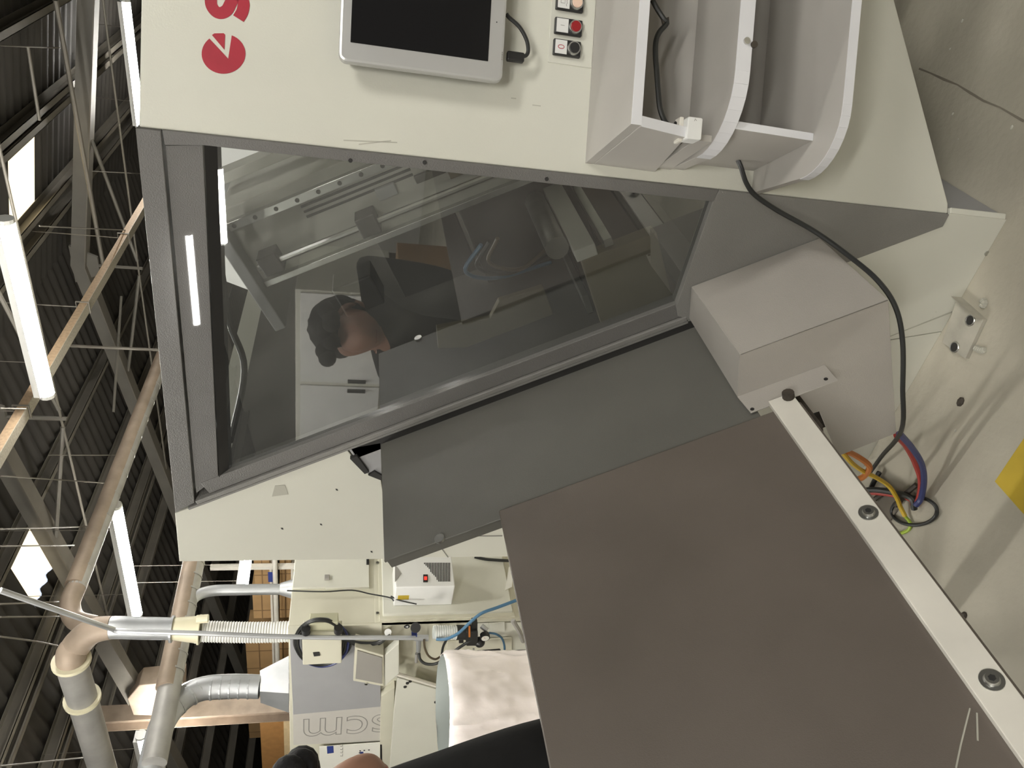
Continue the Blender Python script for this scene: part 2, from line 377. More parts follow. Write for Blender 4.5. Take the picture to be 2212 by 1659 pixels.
tag(MB().cyl((pp.x,pp.y,pp.z),(pp.x,pp.y,PY((352,747),pp.y).z-.4),.016,seg=8).build('drop_rod',purlM),'straight vertical rod dropping from the roof behind the machine top','rod')

# LED tube lamps
def tube_lamp(a, b, label, hang=None):
    a,b=V(a),V(b); d=(b-a).normalized(); t=thing('tube_lamp',label,'lamp',(a+b)/2,'tube lamps under the roof')
    MB().cyl(a,b,.055,seg=14).build('light_tube',tubeE,t,smooth=True)
    m=MB(); side=d.cross(V((0,0,1))).normalized()
    m.box(a+side*-.065+V((0,0,.022)),b-a,side*.13,(0,0,.045)); m.build('housing',white,t)
    for p,q in((a,-d),(b,d)): MB().cyl(p,p+q*.03,.057,seg=12).build('end_cap',white,t)
    for k in (.2,.8):
        p=a+(b-a)*k; h=min(zroof(p.x)-p.z-.10,1.2)
        MB().cyl(p+V((0,0,.067)),p+V((0,0,.067+h)),.003,seg=5).build('hanging_wire',purlM,t)
def hz(p,q,z):
    a,b=PZ(p,z),PZ(q,z); return a,b
a,b=hz((12,480),(100,850),3.72); tube_lamp(a,V((b.x,a.y,3.72)),'bright tube lamp hanging highest, above the machine window')
a,b=hz((250,1095),(295,1325),3.5); tube_lamp(a,V((b.x,a.y,3.5)),'bright tube lamp hanging beside the grey duct elbow')
a,b=hz((270,3),(308,262),4.1); tube_lamp(a,V((b.x,a.y,4.1)),'tube lamp shining just above the cream control panel')
a,b=hz((305,1590),(330,1720),3.4); tube_lamp(a,V((b.x,a.y,3.4)),'tube lamp below the curved silver duct at the photo edge')
a=depth((533,1208),9.3); b=depth((544,1266),9.1); b.z=a.z; tube_lamp(a,b,'small distant tube lamp in front of the cardboard boxes')
# the lamps mirrored in the frame and pane, then unseen ones outside the frame
for k,(p,q,z) in enumerate((((406,506),(425,694),3.6),((472,365),(492,495),3.3))):
    a,b=RZ(p,z),RZ(q,z); print('mirrored tube',a,b)
    tube_lamp(a,V((a.x+max(-1.5,min(1.5,b.x-a.x)),a.y,z)),['tube lamp mirrored on the grey frame above the pane','tube lamp mirrored in the top corner of the pane'][k])
for x,y,z,lab in ((2.6,-3.4,3.7,'tube lamp behind the viewer on the control panel side'),(5.0,2.2,3.6,'added fill tube lamp far to the right of the viewer'),(2.9,.3,3.5,'added fill tube lamp to the right of the viewer, facing the sloped board'),(1.5,-2.0,3.5,'added fill tube lamp just behind the viewer'),(-1.4,2.7,3.9,'added fill tube lamp above the drilling machine, out of the frame'),(-3.0,.9,3.7,'added fill tube lamp left of the frame above the infeed table'),(-3.2,-1.2,3.8,'added fill tube lamp above the pale cabinet behind the viewer')):  # all but the first are invented, added to fill board, floor and background
    tube_lamp((x,y,z),(x-1.5,y,z),lab)

# ================================================================== DRILLING MACHINE
Y0=1.427; TK=.025
mc=thing('drilling_machine','large cream and grey panel drilling machine with sloped end window','machine',(-1.0,Y0+.6,0))
def E2(x,z,y=Y0): return V((x,y,z))
def ns(n,z):                                   # x on the end face for slope offset n at height z
    return (n-math.sin(TH)*z)/math.cos(TH)
NB=-.383; ZT=1.875; XC=-.492; XW=-1.645
def ep(name,pts,mm,y=Y0,th=TK,bev=.0015,parent=mc): return MB().prism([E2(x,z,y) for x,z in pts],(0,th,0)).build(name,mm,parent,bevel=bev)
# cream lower/left region, slope edge in common with the grey frame
zb=.157
ep('end_panel',[(XC,0.0),(XC,zb),(ns(NB,zb),zb),(ns(NB,.725),.725),(-.98,.725),(-.80,.0)],cream)
ep('end_panel',[(-.803,0),(-.98,.72),(ns(NB,.722)-.003,.722),(ns(NB,1.478),1.478),(-1.316,1.431),(-1.332,1.39),(-1.64,1.34),(XW,0)],cream)
ep('end_panel',[(XW,1.343),(-1.334,1.393),(-1.318,1.434),(ns(NB,1.482),1.482),(ns(NB,ZT+.02),ZT+.02),(XW,ZT+.025)],cream)
# seam line on the lower cream skirt
MB().prism([E2(-.737,.0,Y0-.001),E2(-.742,.0,Y0-.001),E2(-.827,.145,Y0-.001),E2(-.8245,.145,Y0-.001)],(0,.002,0)).build('skirt_seam',scuff,mc)
for p,q in (((995,1158),(1085,1158)),((944,1172),(968,1204))):
    a=PY(p,Y0-.001); b=PY(q,Y0-.001); MB().tube([a,b],.0012,4).build('panel_seam',inkG,mc)
# grey frame strips round the pane
gTR=(-.513,1.764); gBR=(-.520,.748); gBL=(-.766,.751); gTL=(-1.338,1.785)
n_gl=gTL[0]*math.cos(TH)+gTL[1]*math.sin(TH)
zc=ZT-.075
FZ=Y0-.004
ep('frame_top',[(XC-.003,ZT),(XC-.003,ZT-.042),(ns(NB+.012,ZT-.03),ZT-.03),(ns(NB,ZT+.01),ZT+.018)],grey,FZ,.05)
ep('frame_header',[(XC-.03,ZT-.046),(gTR[0],gTR[1]),(gTL[0],gTL[1]),(ns(NB+.035,ZT-.035),ZT-.035)],greyH,FZ+.004,.04)
ep('frame_stile',[(XC-.001,ZT-.044),(XC-.001,.74),(gBR[0],.74),(gTR[0],gTR[1]),(XC-.028,ZT-.046)],grey,FZ,.045)
ep('frame_sill',[(XC-.001,.738),(XC-.001,zb+.004),(ns(NB,zb+.004),zb+.004),(ns(NB,.70),.70),(ns(NB+.028,.736),.736),(gBL[0]-.012,.748),(gBR[0],.744)],greyS,FZ,.035)
def sl(name,n0,n1,t0,t1,mm,y,th): 
    return MB().prism([S(t0,y,n0),S(t1,y,n0),S(t1,y,n1),S(t0,y,n1)],(0,th,0)).build(name,mm,mc,bevel=.0015)
t0,t1=1.022,2.275
sl('frame_slope',n_gl-.038,n_gl+.002,t0,t1-.02,grey,FZ+.003,.04)
sl('frame_rib',n_gl-.052,n_gl-.040,t0-.01,t1+.02,greyS,FZ-.004,.05)
sl('frame_lip',NB-.002,n_gl-.054,t0-.012,t1+.05,greyS,FZ-.002,.05)
sl('slot_shade',-.420,NB-.001,.992,1.884,dark,Y0-.003,.02)  # solid dark strip painting the shade in the slot under the lip
# slot bracket where the plate passes under the frame
MB().prism([E2(-1.236,1.478,Y0-.003),E2(-1.316,1.431,Y0-.003),E2(-1.332,1.39,Y0-.003),E2(-1.215,1.40,Y0-.003)],(0,.03,0)).build('slot_bracket',greyM,mc,bevel=.001)
MB().prism([E2(-1.262,1.472,Y0-.012),E2(-1.312,1.434,Y0-.012),E2(-1.306,1.424,Y0-.012),E2(-1.252,1.456,Y0-.012)],(0,.012,0)).build('slot_tab',dark,mc)
MB().prism([E2(-1.318,1.425,Y0-.010),E2(-1.337,1.388,Y0-.010),E2(-1.328,1.378,Y0-.010),E2(-1.305,1.410,Y0-.010)],(0,.012,0)).build('slot_tab',dark,mc)
# pane
MB().prism([E2(gTR[0]+.008,gTR[1]+.008,Y0+.012),E2(gBR[0]+.006,gBR[1]-.006,Y0+.012),E2(gBL[0]-.006,gBL[1]-.006,Y0+.012),E2(gTL[0]-.01,gTL[1]+.008,Y0+.012)],(0,.0005,0)).build('window_pane',glass,mc)
MB().prism([E2(gTR[0],gTR[1]-.002,Y0-.002),E2(gTR[0],gTR[1]-.028,Y0+.016),E2(gTL[0]+.02,gTL[1]-.03,Y0+.016),E2(gTL[0],gTL[1]-.002,Y0-.002)],(0,.004,0)).build('pane_gasket',dark,mc)
# control panel sheet (angled 31 degrees), bottom edge cut on the slant
sB,zB=Qpx((2048,445)); sE,zE=Qpx((1930,0))
sl_=(zE-zB)/(sE-sB); SW=1.02
MB().prism([Q(0.0,ZT-.005,0),Q(0,zb+.006,0),Q(.022,zB,0),Q(SW,zB+sl_*(SW-.022),0),Q(SW,ZT-.005,0)],-PO*.02).build('control_panel',cream,mc,bevel=.003)
MB().prism([Q(0,zb,0.001),Q(.014,zb,.001),Q(.014,.004,.001),Q(0,.004,.001)],-PO*.02).build('plinth_corner',cream,mc,bevel=.002)
# body behind: plinth side, top, far walls
MB().bx(XC-.02,XC+.004,Y0+.012,3.6,.003,.5).build('plinth_side',greyM,mc)
MB().bx(XW,XW+.02,Y0+.03,3.9,0,ZT+.02).build('rear_panel',cream,mc)
MB().bx(XW,XC+.3,3.88,3.9,0,ZT).build('far_panel',cream,mc)
e=Q(SW,0,-.02); MB().bx(e.x-.02,e.x,e.y+.02,3.9,.62,ZT).build('side_panel',cream,mc)
MB().bx(XC-.02,XC,2.2,3.88,.4,ZT-.02).build('inner_wall',innerG,mc)
# --- inside, seen through the pane
def sbx(name,t0,t1,y0,y1,n0,n1,mm,bev=0,parent=mc):
    return MB().box(S(t0,y0,n0),TV*(t1-t0),YV*(y1-y0),NV*(n1-n0)).build(name,mm,parent,bevel=bev)
sbx('work_bed',.98,2.25,Y0+.05,3.4,-.44,-.40,innerD)
sbx('belt',.99,1.10,Y0+.05,3.3,-.398,-.37,innerB)
sbx('bed_rail',1.12,1.19,Y0+.2,3.3,-.398,-.36,innerD)
sbx('bed_rail',1.20,1.215,Y0+.2,3.3,-.398,-.34,steel)
sbx('lower_trough',.72,.98,Y0+.03,3.3,-.42,-.38,innerD)
MB().bx(-1.2,XC-.03,Y0+.05,3.4,.55,.60).build('trough_floor',innerD,mc)
# gantry column along the slope with two bolted rails, slots and a ball screw
GY=1.76
col=sbx('gantry_column',1.12,1.96,GY,GY+.2,-.06,.165,innerG,.004)
sbx('column_cap',1.96,1.99,GY-.05,GY+.22,-.16,.16,greyM,.003); sbx('upper_beam',1.5,1.95,GY+.06,GY+.12,.20,.225,innerG,.002)
r=sbx('linear_rail',1.14,1.955,GY-.02,GY,.115,.137,steel,.001)
for k in range(15): MB().cyl(S(1.17+k*.055,GY-.0205,.126),S(1.17+k*.055,GY-.022,.126),.0055,seg=10).build('rail_bolt',dark,r)
r=sbx('linear_rail',1.14,1.955,GY-.02,GY,-.05,-.034,steel,.001)
for k in range(3): sbx('column_slot',1.50,1.78,GY-.002,GY,.098-k*.014,.104-k*.014,dark)
MB().cyl(S(1.14,GY-.035,.012),S(1.94,GY-.035,.012),.009,seg=10).build('ball_screw',steel,mc)
for k in range(3): sbx('screw_bearing',[1.20,1.62,1.88][k],[1.24,1.67,1.93][k],GY-.055,GY,-.012,.04,innerD,.003)
for k in range(3): sbx('cover_plate',[1.3,1.55,1.42][k],[1.42,1.6,1.5][k],GY-.012,GY,[.03,.045,.05][k],[.075,.075,.07][k],[innerBeige,greyM,innerD][k],.002)
sbx('carriage_plate',1.46,1.70,GY+.24,GY+.27,-.36,-.06,innerD,.003)
sbx('head_block',1.12,1.44,GY+.1,GY+.45,-.34,-.07,innerD,.004)
sbx('motor',1.74,1.86,GY+.14,GY+.24,-.30,-.2,innerD,.006)
MB().cyl(S(1.24,Y0+.12,-.14),S(1.24,Y0+.42,-.15),.028,seg=16).build('clamp_cylinder',steel,mc,smooth=True)
sbx('cylinder_guide',1.16,1.21,Y0+.06,Y0+.48,-.16,-.13,innerG,.002)
sbx('cylinder_guide',1.12,1.14,Y0+.06,Y0+.48,-.15,-.13,steel,.001)
sbx('clamp_plate',1.02,1.20,Y0+.06,Y0+.10,-.36,-.16,innerBeige,.002)
sbx('clamp_plate',1.02,1.11,Y0+.055,Y0+.2,-.37,-.345,innerBeige,.002)
sbx('label_plate',.98,1.05,Y0+.42,Y0+.424,-.16,-.08,innerG)
MB().prism([S(1.62,GY-.09,-.36),S(1.55,GY-.09,-.39),S(1.30,GY-.09,-.39),S(1.30,GY-.09,-.30),S(1.42,GY-.09,-.29),S(1.46,GY-.09,-.33),S(1.60,GY-.09,-.30)],(0,.02,0)).build('guide_shoe',innerBeige,mc,bevel=.002)
for k,c_ in enumerate((brownc,rubber,bluec)):
    rope('inner_hose',[S(1.36+.02*k,Y0+.10,-.05),S(1.40+.03*k,Y0+.14,-.12),S(1.34+.03*k,Y0+.2,-.2),S(1.26,Y0+.28,-.22-.02*k)],.005,c_,parent=mc)
rope('inner_cable',[E2(-1.31,1.77,Y0+.1),E2(-1.1,1.73,Y0+.12),E2(-.98,1.76,Y0+.14),E2(-.85,1.775,Y0+.16)],.008,rubber,parent=mc)
# pale sheet added for the bright hall beyond, with a red stripe
MB().prism([(-1.25,2.16,1.735),(XC-.03,2.16,1.735),(XC-.03,2.30,1.96),(-1.25,2.30,1.96)],(0,.01,0)).build('hall_backdrop',white,mc)
q=PY((470,413),2.2); MB().prism([(q.x-.003,2.155,1.735),(q.x+.003,2.155,1.735),(q.x+.003,2.295,1.96),(q.x-.003,2.295,1.96)],(0,.004,0)).build('red_stripe',red,mc)
# scratches, marks on the cream paint
for p,q in (((1104,212),(1115,213)),((1150,227),(1168,229)),((742,303),(858,308)),((775,312),(845,304))):
    a=Qpx(p);b=Qpx(q); stroke([a,((a[0]+b[0])/2,(a[1]+b[1])/2+.001),b],.0022,lambda s,z:Q(s,z,.0002),.0003).build('scuff_mark',scuff,mc)
for p in ((694,1133),(610,1142),(728,1058),(803,1192)):
    q=PY(p,Y0); MB().box(q+V((-.003,-.0006,-.003)),(.006,0,.002),(0,.0004,0),(.001,0,.005)).build('paint_chip',dark,mc)
q=PY((605,1060),Y0); MB().prism([q+V(v) for v in ((-.02,-.001,.02),(.018,-.001,.012),(.02,-.001,-.012),(-.012,-.001,-.02))],(0,.0006,0)).build('peeled_tape',scuff,mc)
for p in ((2131,547),): q=PY(p,Y0); MB().cyl(q+V((0,.001,0)),q+V((0,-.003,0)),.006,seg=12).build('screw',steel,mc)
for p in ((917,349),(757,345),(1180,385)):
    q=PY(p,Y0); MB().cyl(q,q+V((0,-.006,0)),.004,seg=8).build('frame_chip',dark,mc)
# button plate and pushbuttons
s0,z0=Qpx((1187,135)); s1,z1=Qpx((1271,145))
bp_=MB().prism([Q(s0,z0+.004,.0),Q(s0,z1-.006,.0),Q(SW-.06,z1-.006,0),Q(SW-.06,z0+.004,0)],PO*.0025).build('button_plate',cream,mc,bevel=.0008)
def pushbutton(px, lens, mark):
    s,z=Qpx(px,.004); 
    h=MB().prism([Q(s,z,.002),Q(s+.031,z,.002),Q(s+.031,z-.056,.002),Q(s,z-.056,.002)],PO*.009).build('button_holder',black,mc,bevel=.002)
    MB().prism([Q(s+.0025,z-.003,.011),Q(s+.0285,z-.003,.011),Q(s+.0285,z-.027,.011),Q(s+.0025,z-.027,.011)],PO*.001).build('legend_plate',white,h)
    c=Q(s+.0155,z-.041,.011); MB().cyl(c,c+PO*.006,.0135,.0125,24).build('chrome_ring',steel,h,smooth=True)
    MB().cyl(c+PO*.004,c+PO*.0085,.0108,.0098,24).build('push_button',lens,h,smooth=True)
    mp=lambda a,b: Q(s+.0155+a,z-.015+b,.0121)
    if mark=='O': stroke([(.0035*math.cos(k*.35),.0062*math.sin(k*.35)) for k in range(19)],.0012,mp,.0003).build('legend_mark',red,h)
    if mark=='I': stroke([(0,-.004),(0,.004)],.0009,mp,.0003).build('legend_mark',inkG,h)
    if mark=='B':
        for q in ([(-.004,.006),(.004,.006),(.004,-.002),(-.004,-.002),(-.004,.006)],[(-.009,-.006),(-.006,-.005),(-.003,-.007),(0,-.006),(.004,-.007),(.009,-.006)]): stroke(q,.0009,mp,.0003).build('legend_mark',inkG,h)
pushbutton((1193,119),black,'O'); pushbutton((1196,73),redlens,'I'); pushbutton((1199,21),amber,'B')
# the red letters
def px2(p): return Qpx(p)
ctr=(483,116.5); e_=[]
for k in range(41):
    a=math.radians(-68+k*298/40); e_.append((ctr[0]+47.3*math.cos(a),ctr[1]+43*math.sin(a)))
e_=e_+[(493,127)]
MB().prism([Q(*px2(p),.0003) for p in e_],PO*.0006).build('red_letter',red,mc)
MB().prism([Q(*px2(p),.0003) for p in ((458,76),(463,72.5),(483,72),(486.5,75),(485,108))],PO*.0006).build('red_letter',red,mc)
zs=lambda L:[(x/3.95,y/3.95) for x,y in L]
sp=catmull([V((*p,0)) for p in zs([(1850,-85),(1806,-40),(1803,40),(1840,98),(1890,112),(1938,85),(1968,30),(2000,-30),(2045,-35),(2078,20),(2070,95),(2035,160)])],6)
stroke([px2((p.x,p.y)) for p in sp],.0205,lambda s,z:Q(s,z,.0003),.0006).build('red_letter',red,mc)

# floor bracket bolted beside the machine
fb=thing('anchor_bracket','worn pale steel anchor bracket with two holes on the floor by the machine','bracket',PZ((2080,720),0))
pl=[PZ(p,.012) for p in ((2068,640),(2124,690),(2085,775),(2035,740))]
m=MB(); m.prism([q-V((0,0,.012)) for q in pl],(0,0,.012)); m.build('base_plate',bracketM,fb,bevel=.001)
m=MB(); m.prism([pl[0],pl[1],pl[1]+V((0,0,.02)),pl[0]+V((0,.0,.02))],(0,.008,0)); m.build('upright_lip',bracketM,fb)
for p in ((2096,692),(2062,750)):
    q=PZ(p,.0122); MB().cyl(q,q+V((0,0,.0012)),.012,seg=16).build('bolt_hole',dark,fb); 
    MB().tube([q+V((.013*math.cos(a*.39),.013*math.sin(a*.39),.001)) for a in range(16)],.0018,6,True).build('hole_rim',steel,fb)
for i,px in enumerate(([(2122,648),(2126,655),(2120,664)],[(2108,752),(2120,757),(2128,755)])):
    MB().tube(catmull([PZ(p,.004) for p in px]),[.009,.008]*6+[.006],6).build('foam_remnant',scuff,fb)

# motor/drive cover box at the foot of the slope
cv=thing('drive_cover','grey folded sheet metal cover box at the lower corner of the window','cover',S(.68,1.2,-.6))
Yf=1.143; ca,cb=.680,.985; nt_=-.288; w_=.003
MB().box(S(ca,Yf,nt_-w_),TV*(cb-ca),YV*(Y0-.006-Yf),NV*w_).build('cover_top',coverM,cv,bevel=.001)
fp=[(ca,nt_),(cb,nt_),(1.006,-.397),(.815,-.397),(.838,-.52),(.872,-.52),(.868,-.565),(.80,-.60),(.806,-.684),(.668,-.676)]
fp=[(ca,nt_),(cb,nt_),(1.006,-.397),(.875,-.397),(.875,-.52),(.838,-.522),(.806,-.684),(.668,-.676)]
MB().prism([S(a,Yf,b) for a,b in fp],(0,w_,0)).build('cover_front',coverM,cv,bevel=.001)
MB().prism([S(cb,Yf+w_,nt_),S(cb,Y0-.006,nt_),S(1.006,Y0-.006,-.372),S(1.006,Yf+w_,-.397)],TV*-w_).build('cover_side',coverM,cv,bevel=.001)
MB().prism([S(ca,Yf+w_,nt_),S(ca,Y0-.006,nt_),S(ca-.01,Y0-.006,-.60),S(ca-.011,Yf+w_,-.676)],TV*w_).build('cover_side',coverM,cv,bevel=.001)
tA,yA=Spx((1622,893),-.397); tB,yB=Spx((1811,823),-.397)
fl=MB().prism([S(1.006,Yf,-.398),S(tA,yA,-.398),S(tB,yB,-.398),S(.817,Yf,-.398)],NV*w_).build('flange',coverM,cv,bevel=.001)
for p in ((1625,884),(1784,819)):
    t_,y_=Spx(p,-.395); MB().cyl(S(t_,y_,-.3952),S(t_,y_,-.3942),.0042,seg=12).build('screw_hole',dark,cv)

# ---------------------------------------------------------------- infeed table
it=thing('infeed_table','sloped dark infeed table with a white bolted rail in front of the machine','table',S(.95,.5,-.43))
sbx('upper_plate',.985,1.812,1.052,Y0+.06,-.410,-.404,plateM,.0015,it)
MB().box(S(.985,1.052,-.43),TV*(1.806-.985),YV*.004,NV*.022).build('plate_flange',plateM,it)
sbx('support_board',.905,1.551,-.75,1.068,-.424,-.394,boardM,.003,it)
ra=sbx('guide_rail',.914,.963,-.75,1.085,-.3935,-.380,railM,.0015,it)
for y_ in (.762,.455,.148,-.16):
    c=S(.934,y_,-.380); MB().cyl(c,c+NV*.002,.0155,seg=24).build('washer',steel,ra,smooth=True)
    MB().cyl(c+NV*.002,c+NV*.0075,.0105,.0085,20).build('bolt_head',steel,ra,smooth=True)
    MB().cyl(c+NV*.0074,c+NV*.0079,.005,seg=6).build('hex_socket',dark,ra)
t_,y_=Spx((951,1167),-.404); MB().cyl(S(t_,1.056,-.404),S(t_,1.056,-.398),.011,seg=18).build('plate_bolt',steel,it)
sbx('roller_bracket',.885,.93,1.02,1.15,-.46,-.43,dirt,.002,it)
c=S(.925,1.075,-.379); MB().cyl(c,c+NV*.012,.012,seg=12).build('adjusting_nut',dirt,it)
# scratches on the board
for px in ([(2095,1530),(2075,1610),(2065,1659)],[(2110,1540),(2112,1600)]):
    q=[S(*Spx(p,-.3938),-.3938) for p in px]; MB().tube(q,.0012,4).build('scratch',scuff,it)
# legs that carry the table (out of sight behind the board)
for y_ in (-.5,.95):
    MB().prism([(-1.0,y_,.86),(-1.06,y_,.86),(-1.54,y_,.03),(-1.48,y_,.03)],(0,.06,0)).build('leg',greyL,it); MB().bx(-1.60,-1.42,y_-.02,y_+.08,0,.03).build('foot',greyL,it)
# ---------------------------------------------------------------- loose cables at the foot
def zp(L,z): return [PZ(p,z if not isinstance(z,(list,tuple)) else z[i]) for i,p in enumerate(L)]
cz=lambda L,zz:[PZ(p,z) for p,z in zip(L,zz)]
rope('red_cable',cz([(1938,940),(1960,965),(1978,1000),(1990,1040),(1985,1080),(1972,1090)],[.24,.16,.09,.05,.02,.012]),.0085,redc,'red cable looping down from the grey cover to the floor','cable')
rope('blue_cable',cz([(1943,937),(1968,965),(1990,1000),(1996,1035),(1990,1075),(1978,1092)],[.26,.18,.11,.065,.03,.03]),.0075,bluecab,'dark blue cable bundled with the red one','cable')
rope('red_cable',cz([(1860,1065),(1890,1064),(1925,1068),(1955,1073),(1972,1082)],[.05,.035,.02,.014,.012]),.007,redc,'red cable lying flat toward the white rail','cable')
rope('black_cable',cz([(1855,1060),(1890,1058),(1930,1064),(1968,1076),(1975,1100)],[.06,.045,.03,.025,.012]),.008,rubber,'thick black cable lying beside the flat red cable','cable')
rope('orange_cable',cz([(1830,975),(1850,985),(1872,1000),(1878,1012),(1865,1030),(1845,1036),(1825,1028)],[.3,.26,.22,.2,.18,.18,.2]),.0075,orangec,'orange cable loop hanging below the grey cover','cable')
rope('yellow_cable',cz([(1815,972),(1840,1000),(1865,1018),(1895,1033),(1920,1050),(1937,1075),(1945,1095),(1955,1115)],[.32,.26,.2,.14,.08,.04,.025,.012]),.006,yellc,'yellow cable trailing from the cover down to the floor','cable')
rope('green_wire',cz([(1955,1115),(1966,1130),(1962,1145),(1940,1153),(1915,1152)],[.012,.006,.005,.005,.005]),.0045,greenc,'yellow green earth wire curling on the concrete','cable')
ctrp=PZ((1975,1104),.006); 
rope('black_cable_ring',[PZ((1975+49*math.cos(a*.2618),1104+30*math.sin(a*.2618)),.007+.003*math.sin(a)) for a in range(25)],.0048,rubber,'thin black cable coiled in a ring on the floor','cable',k=3)
for k,(p,q) in enumerate((((1935,1092),(1980,1047)),((1870,1080),(1900,1020)),((1880,1090),(1905,1068)))):
    tag(MB().tube(catmull([PZ(p,.012),PZ(((p[0]+q[0])/2,(p[1]+q[1])/2-3),.02),PZ(q,.015)]),.007,7).build('cable_tail',[dirt,rubber,dirt][k]),['grimy grey cable tail under the cable ring','black split cable end pointing at the cover','short grimy cable stub by the white rail'][k],'cable')
m=MB(); q=PZ((1925,1090),.0); m.bx(q.x-.08,q.x+.04,q.y-.03,q.y+.04,.0,.006)
tag(m.build('floor_grime',concreteD,bevel=.004),'flat patch of grime under the tangled cables','plate')  # thin slab standing for grime on the floor
# valve block seen beneath the table
vb=thing('valve_block','dark valve block with fittings behind the white rail','valve',S(.86,1.2,-.62))
sbx('body',.80,.90,1.18,1.26,-.62,-.50,dirt,.004,vb)
for k in range(3): MB().cyl(S(.845+.02*k,1.185,-.53-.03*k),S(.845+.02*k,1.155,-.53-.03*k),.010,seg=10).build('fitting',[rubber,steel,rubber][k],vb)
sbx('bracket',.845,.853,1.17,1.24,-.52,-.46,white,.001,vb)
# thin black power cable from the shelf down to the floor
pc=[Q(*Qpx((1594,346),.05),.05),Q(*Qpx((1601,362),.05),.05),PY((1612,395),1.395),PY((1632,422),1.39),PY((1680,455),1.375),PY((1760,500),1.34),PY((1830,550),1.28),PY((1895,605),1.20),PY((1935,665),1.16),PY((1950,740),1.13),PY((1950,840),1.11),PY((1947,930),1.12),PZ((1905,985),.10),PZ((1880,1020),.02)]
rope('power_cable',pc,.0052,rubber,'long thin black cable hanging from the shelf across the cover to the floor','cable')

# ---------------------------------------------------------------- monitor
mo=thing('touch_monitor','silver framed flat monitor with black screen on the control panel','monitor',Q(.35,1.2,.03))
hm=.055
sL,zTm=Qpx((731,122),hm); _,zBm=Qpx((1090,100),hm); sL=(sL+Qpx((1085,185),hm)[0])/2; sR=sL+.46
def rrect(s0,s1,z0,z1,r,h,k=5):
    out=[]
    for cx,cz_,a0 in ((s1-r,z1-r,0),(s0+r,z1-r,90),(s0+r,z0+r,180),(s1-r,z0+r,270)):
        for i in range(k+1): a=math.radians(a0+90*i/k); out.append(Q(cx+r*math.cos(a),cz_+r*math.sin(a),h))
    return out
MB().prism(rrect(sL+.012,sR-.012,zBm+.012,zTm-.012,.01,.004),PO*.03).build('rear_case',black,mo,bevel=.003)
MB().prism(rrect(sL,sR,zBm,zTm,.014,.034),PO*(hm-.034)).build('bezel',silver,mo,bevel=.005)
MB().prism(rrect(sL+.034,sR-.034,zBm+.030,zTm-.020,.001,hm-.0008),PO*.0016).build('screen',blackG,mo)
s_,z_=Qpx((1084,130),hm); 
for k in range(4): stroke([(s_+.004*k,z_),(s_+.004*k+.003,z_)],.002,lambda a,b:Q(a,b,hm+.0002),.0003).build('printed_mark',inkG,mo)
c=Q(*Qpx((1073,48),hm),hm); MB().cyl(c,c+PO*.0005,.0012,seg=8).build('status_dot',dark,mo)
# signal cable below the monitor
cb_=thing('monitor_cable','short black cable with a grey plug under the monitor','cable',Q(.3,1.15,.03))
MB().box(Q(*Qpx((1094,131),.03),.022),PD*.018,V((0,0,-.034)),PO*.014).build('plug',greyM and black,cb_,bevel=.003)
rope('cord',[Q(*Qpx(p,.03),.03) for p in ((1122,121),(1136,120),(1141,108),(1137,85),(1122,58),(1100,38),(1094,30))],.0038,rubber,parent=cb_)

# ---------------------------------------------------------------- shelf on the control panel
sh=thing('wall_shelf','grey melamine shelf unit with rounded boards fixed to the control panel','shelf',Q(.4,.64,.1))
def qpoly(name, pts, up, mm, bev=.001, parent=sh): return MB().prism(pts, up).build(name,mm,parent,bevel=bev)
ZA=1.037; SE=.95; HA=.245
qpoly('top_board',[Q(.022,ZA,0),Q(SE,ZA,0),Q(SE,ZA,HA),Q(.040,ZA,HA)],(0,0,-.018),melam)
qpoly('edge_band',[Q(.040,ZA,HA+.0003),Q(SE,ZA,HA+.0003),Q(SE,ZA-.019,HA+.0003),Q(.040,ZA-.019,HA+.0003)],PO*.001,edgeW)
qpoly('side_board',[Q(.022,ZA-.018,0),Q(.038,ZA-.018,HA),Q(.034,.925,.226),Q(.020,.885,0)],PD*.018,melam)
qpoly('edge_band',[Q(.038,ZA-.019,HA+.0003),Q(.056,ZA-.019,HA+.0003),Q(.052,.925,.2263),Q(.034,.925,.2263)],PO*.0008,edgeW)
qpoly('back_board',[Q(.04,ZA-.02,0.003),Q(SE,ZA-.02,.003),Q(SE,.85,.06),Q(.04,.85,.06)],PO*.012,melam)
def rounded(z,hh,s0,r,th,nm):
    pts=[Q(SE,z,0),Q(s0,z,0)]+[Q(s0+r-r*math.cos(math.radians(a)),z,hh-r+r*math.sin(math.radians(a))) for a in range(0,91,10)]+[Q(SE,z,hh)]
    qpoly(nm,pts,(0,0,-th),melam)
    m=MB(); ed=pts[2:]
    for a,b in zip(ed[:-1],ed[1:]):
        nn=(b-a).cross(V((0,0,1))).normalized()
        if nn.dot(PO)<0 and nn.dot(PD)>0: nn=-nn
        if nn.dot(PO)<-.01: nn=-nn
        m.box(a+V((0,0,.0002)),b-a,(0,0,-th-.0004),nn*.0012)
    m.build('edge_band',edgeW,sh)
rounded(.85,.243,.030,.125,.028,'middle_board')
qpoly('side_board',[Q(.045,.822,.0),Q(.066,.822,.205),Q(.062,.661,.205),Q(.045,.661,0)],PD*.014,melam)
qpoly('edge_band',[Q(.066,.822,.2053),Q(.080,.822,.2053),Q(.076,.661,.2053),Q(.062,.661,.2053)],PO*.0008,edgeW)
qpoly('back_board',[Q(.06,.822,.003),Q(SE,.822,.003),Q(SE,.661,.003),Q(.06,.661,.003)],PO*.010,melam)
rounded(.661,.285,-.002,.11,.018,'lower_board')
qpoly('cleat',[Q(.028,.885,.0),Q(.028,.85,.0),Q(.036,.868,.21),Q(.036,.90,.21)],PD*.012,melam)
c=Q(.245,.846,.2435); 
q=[Q(*Qpx(p,.244),.244) for p in ((1612,89),(1628,97))]
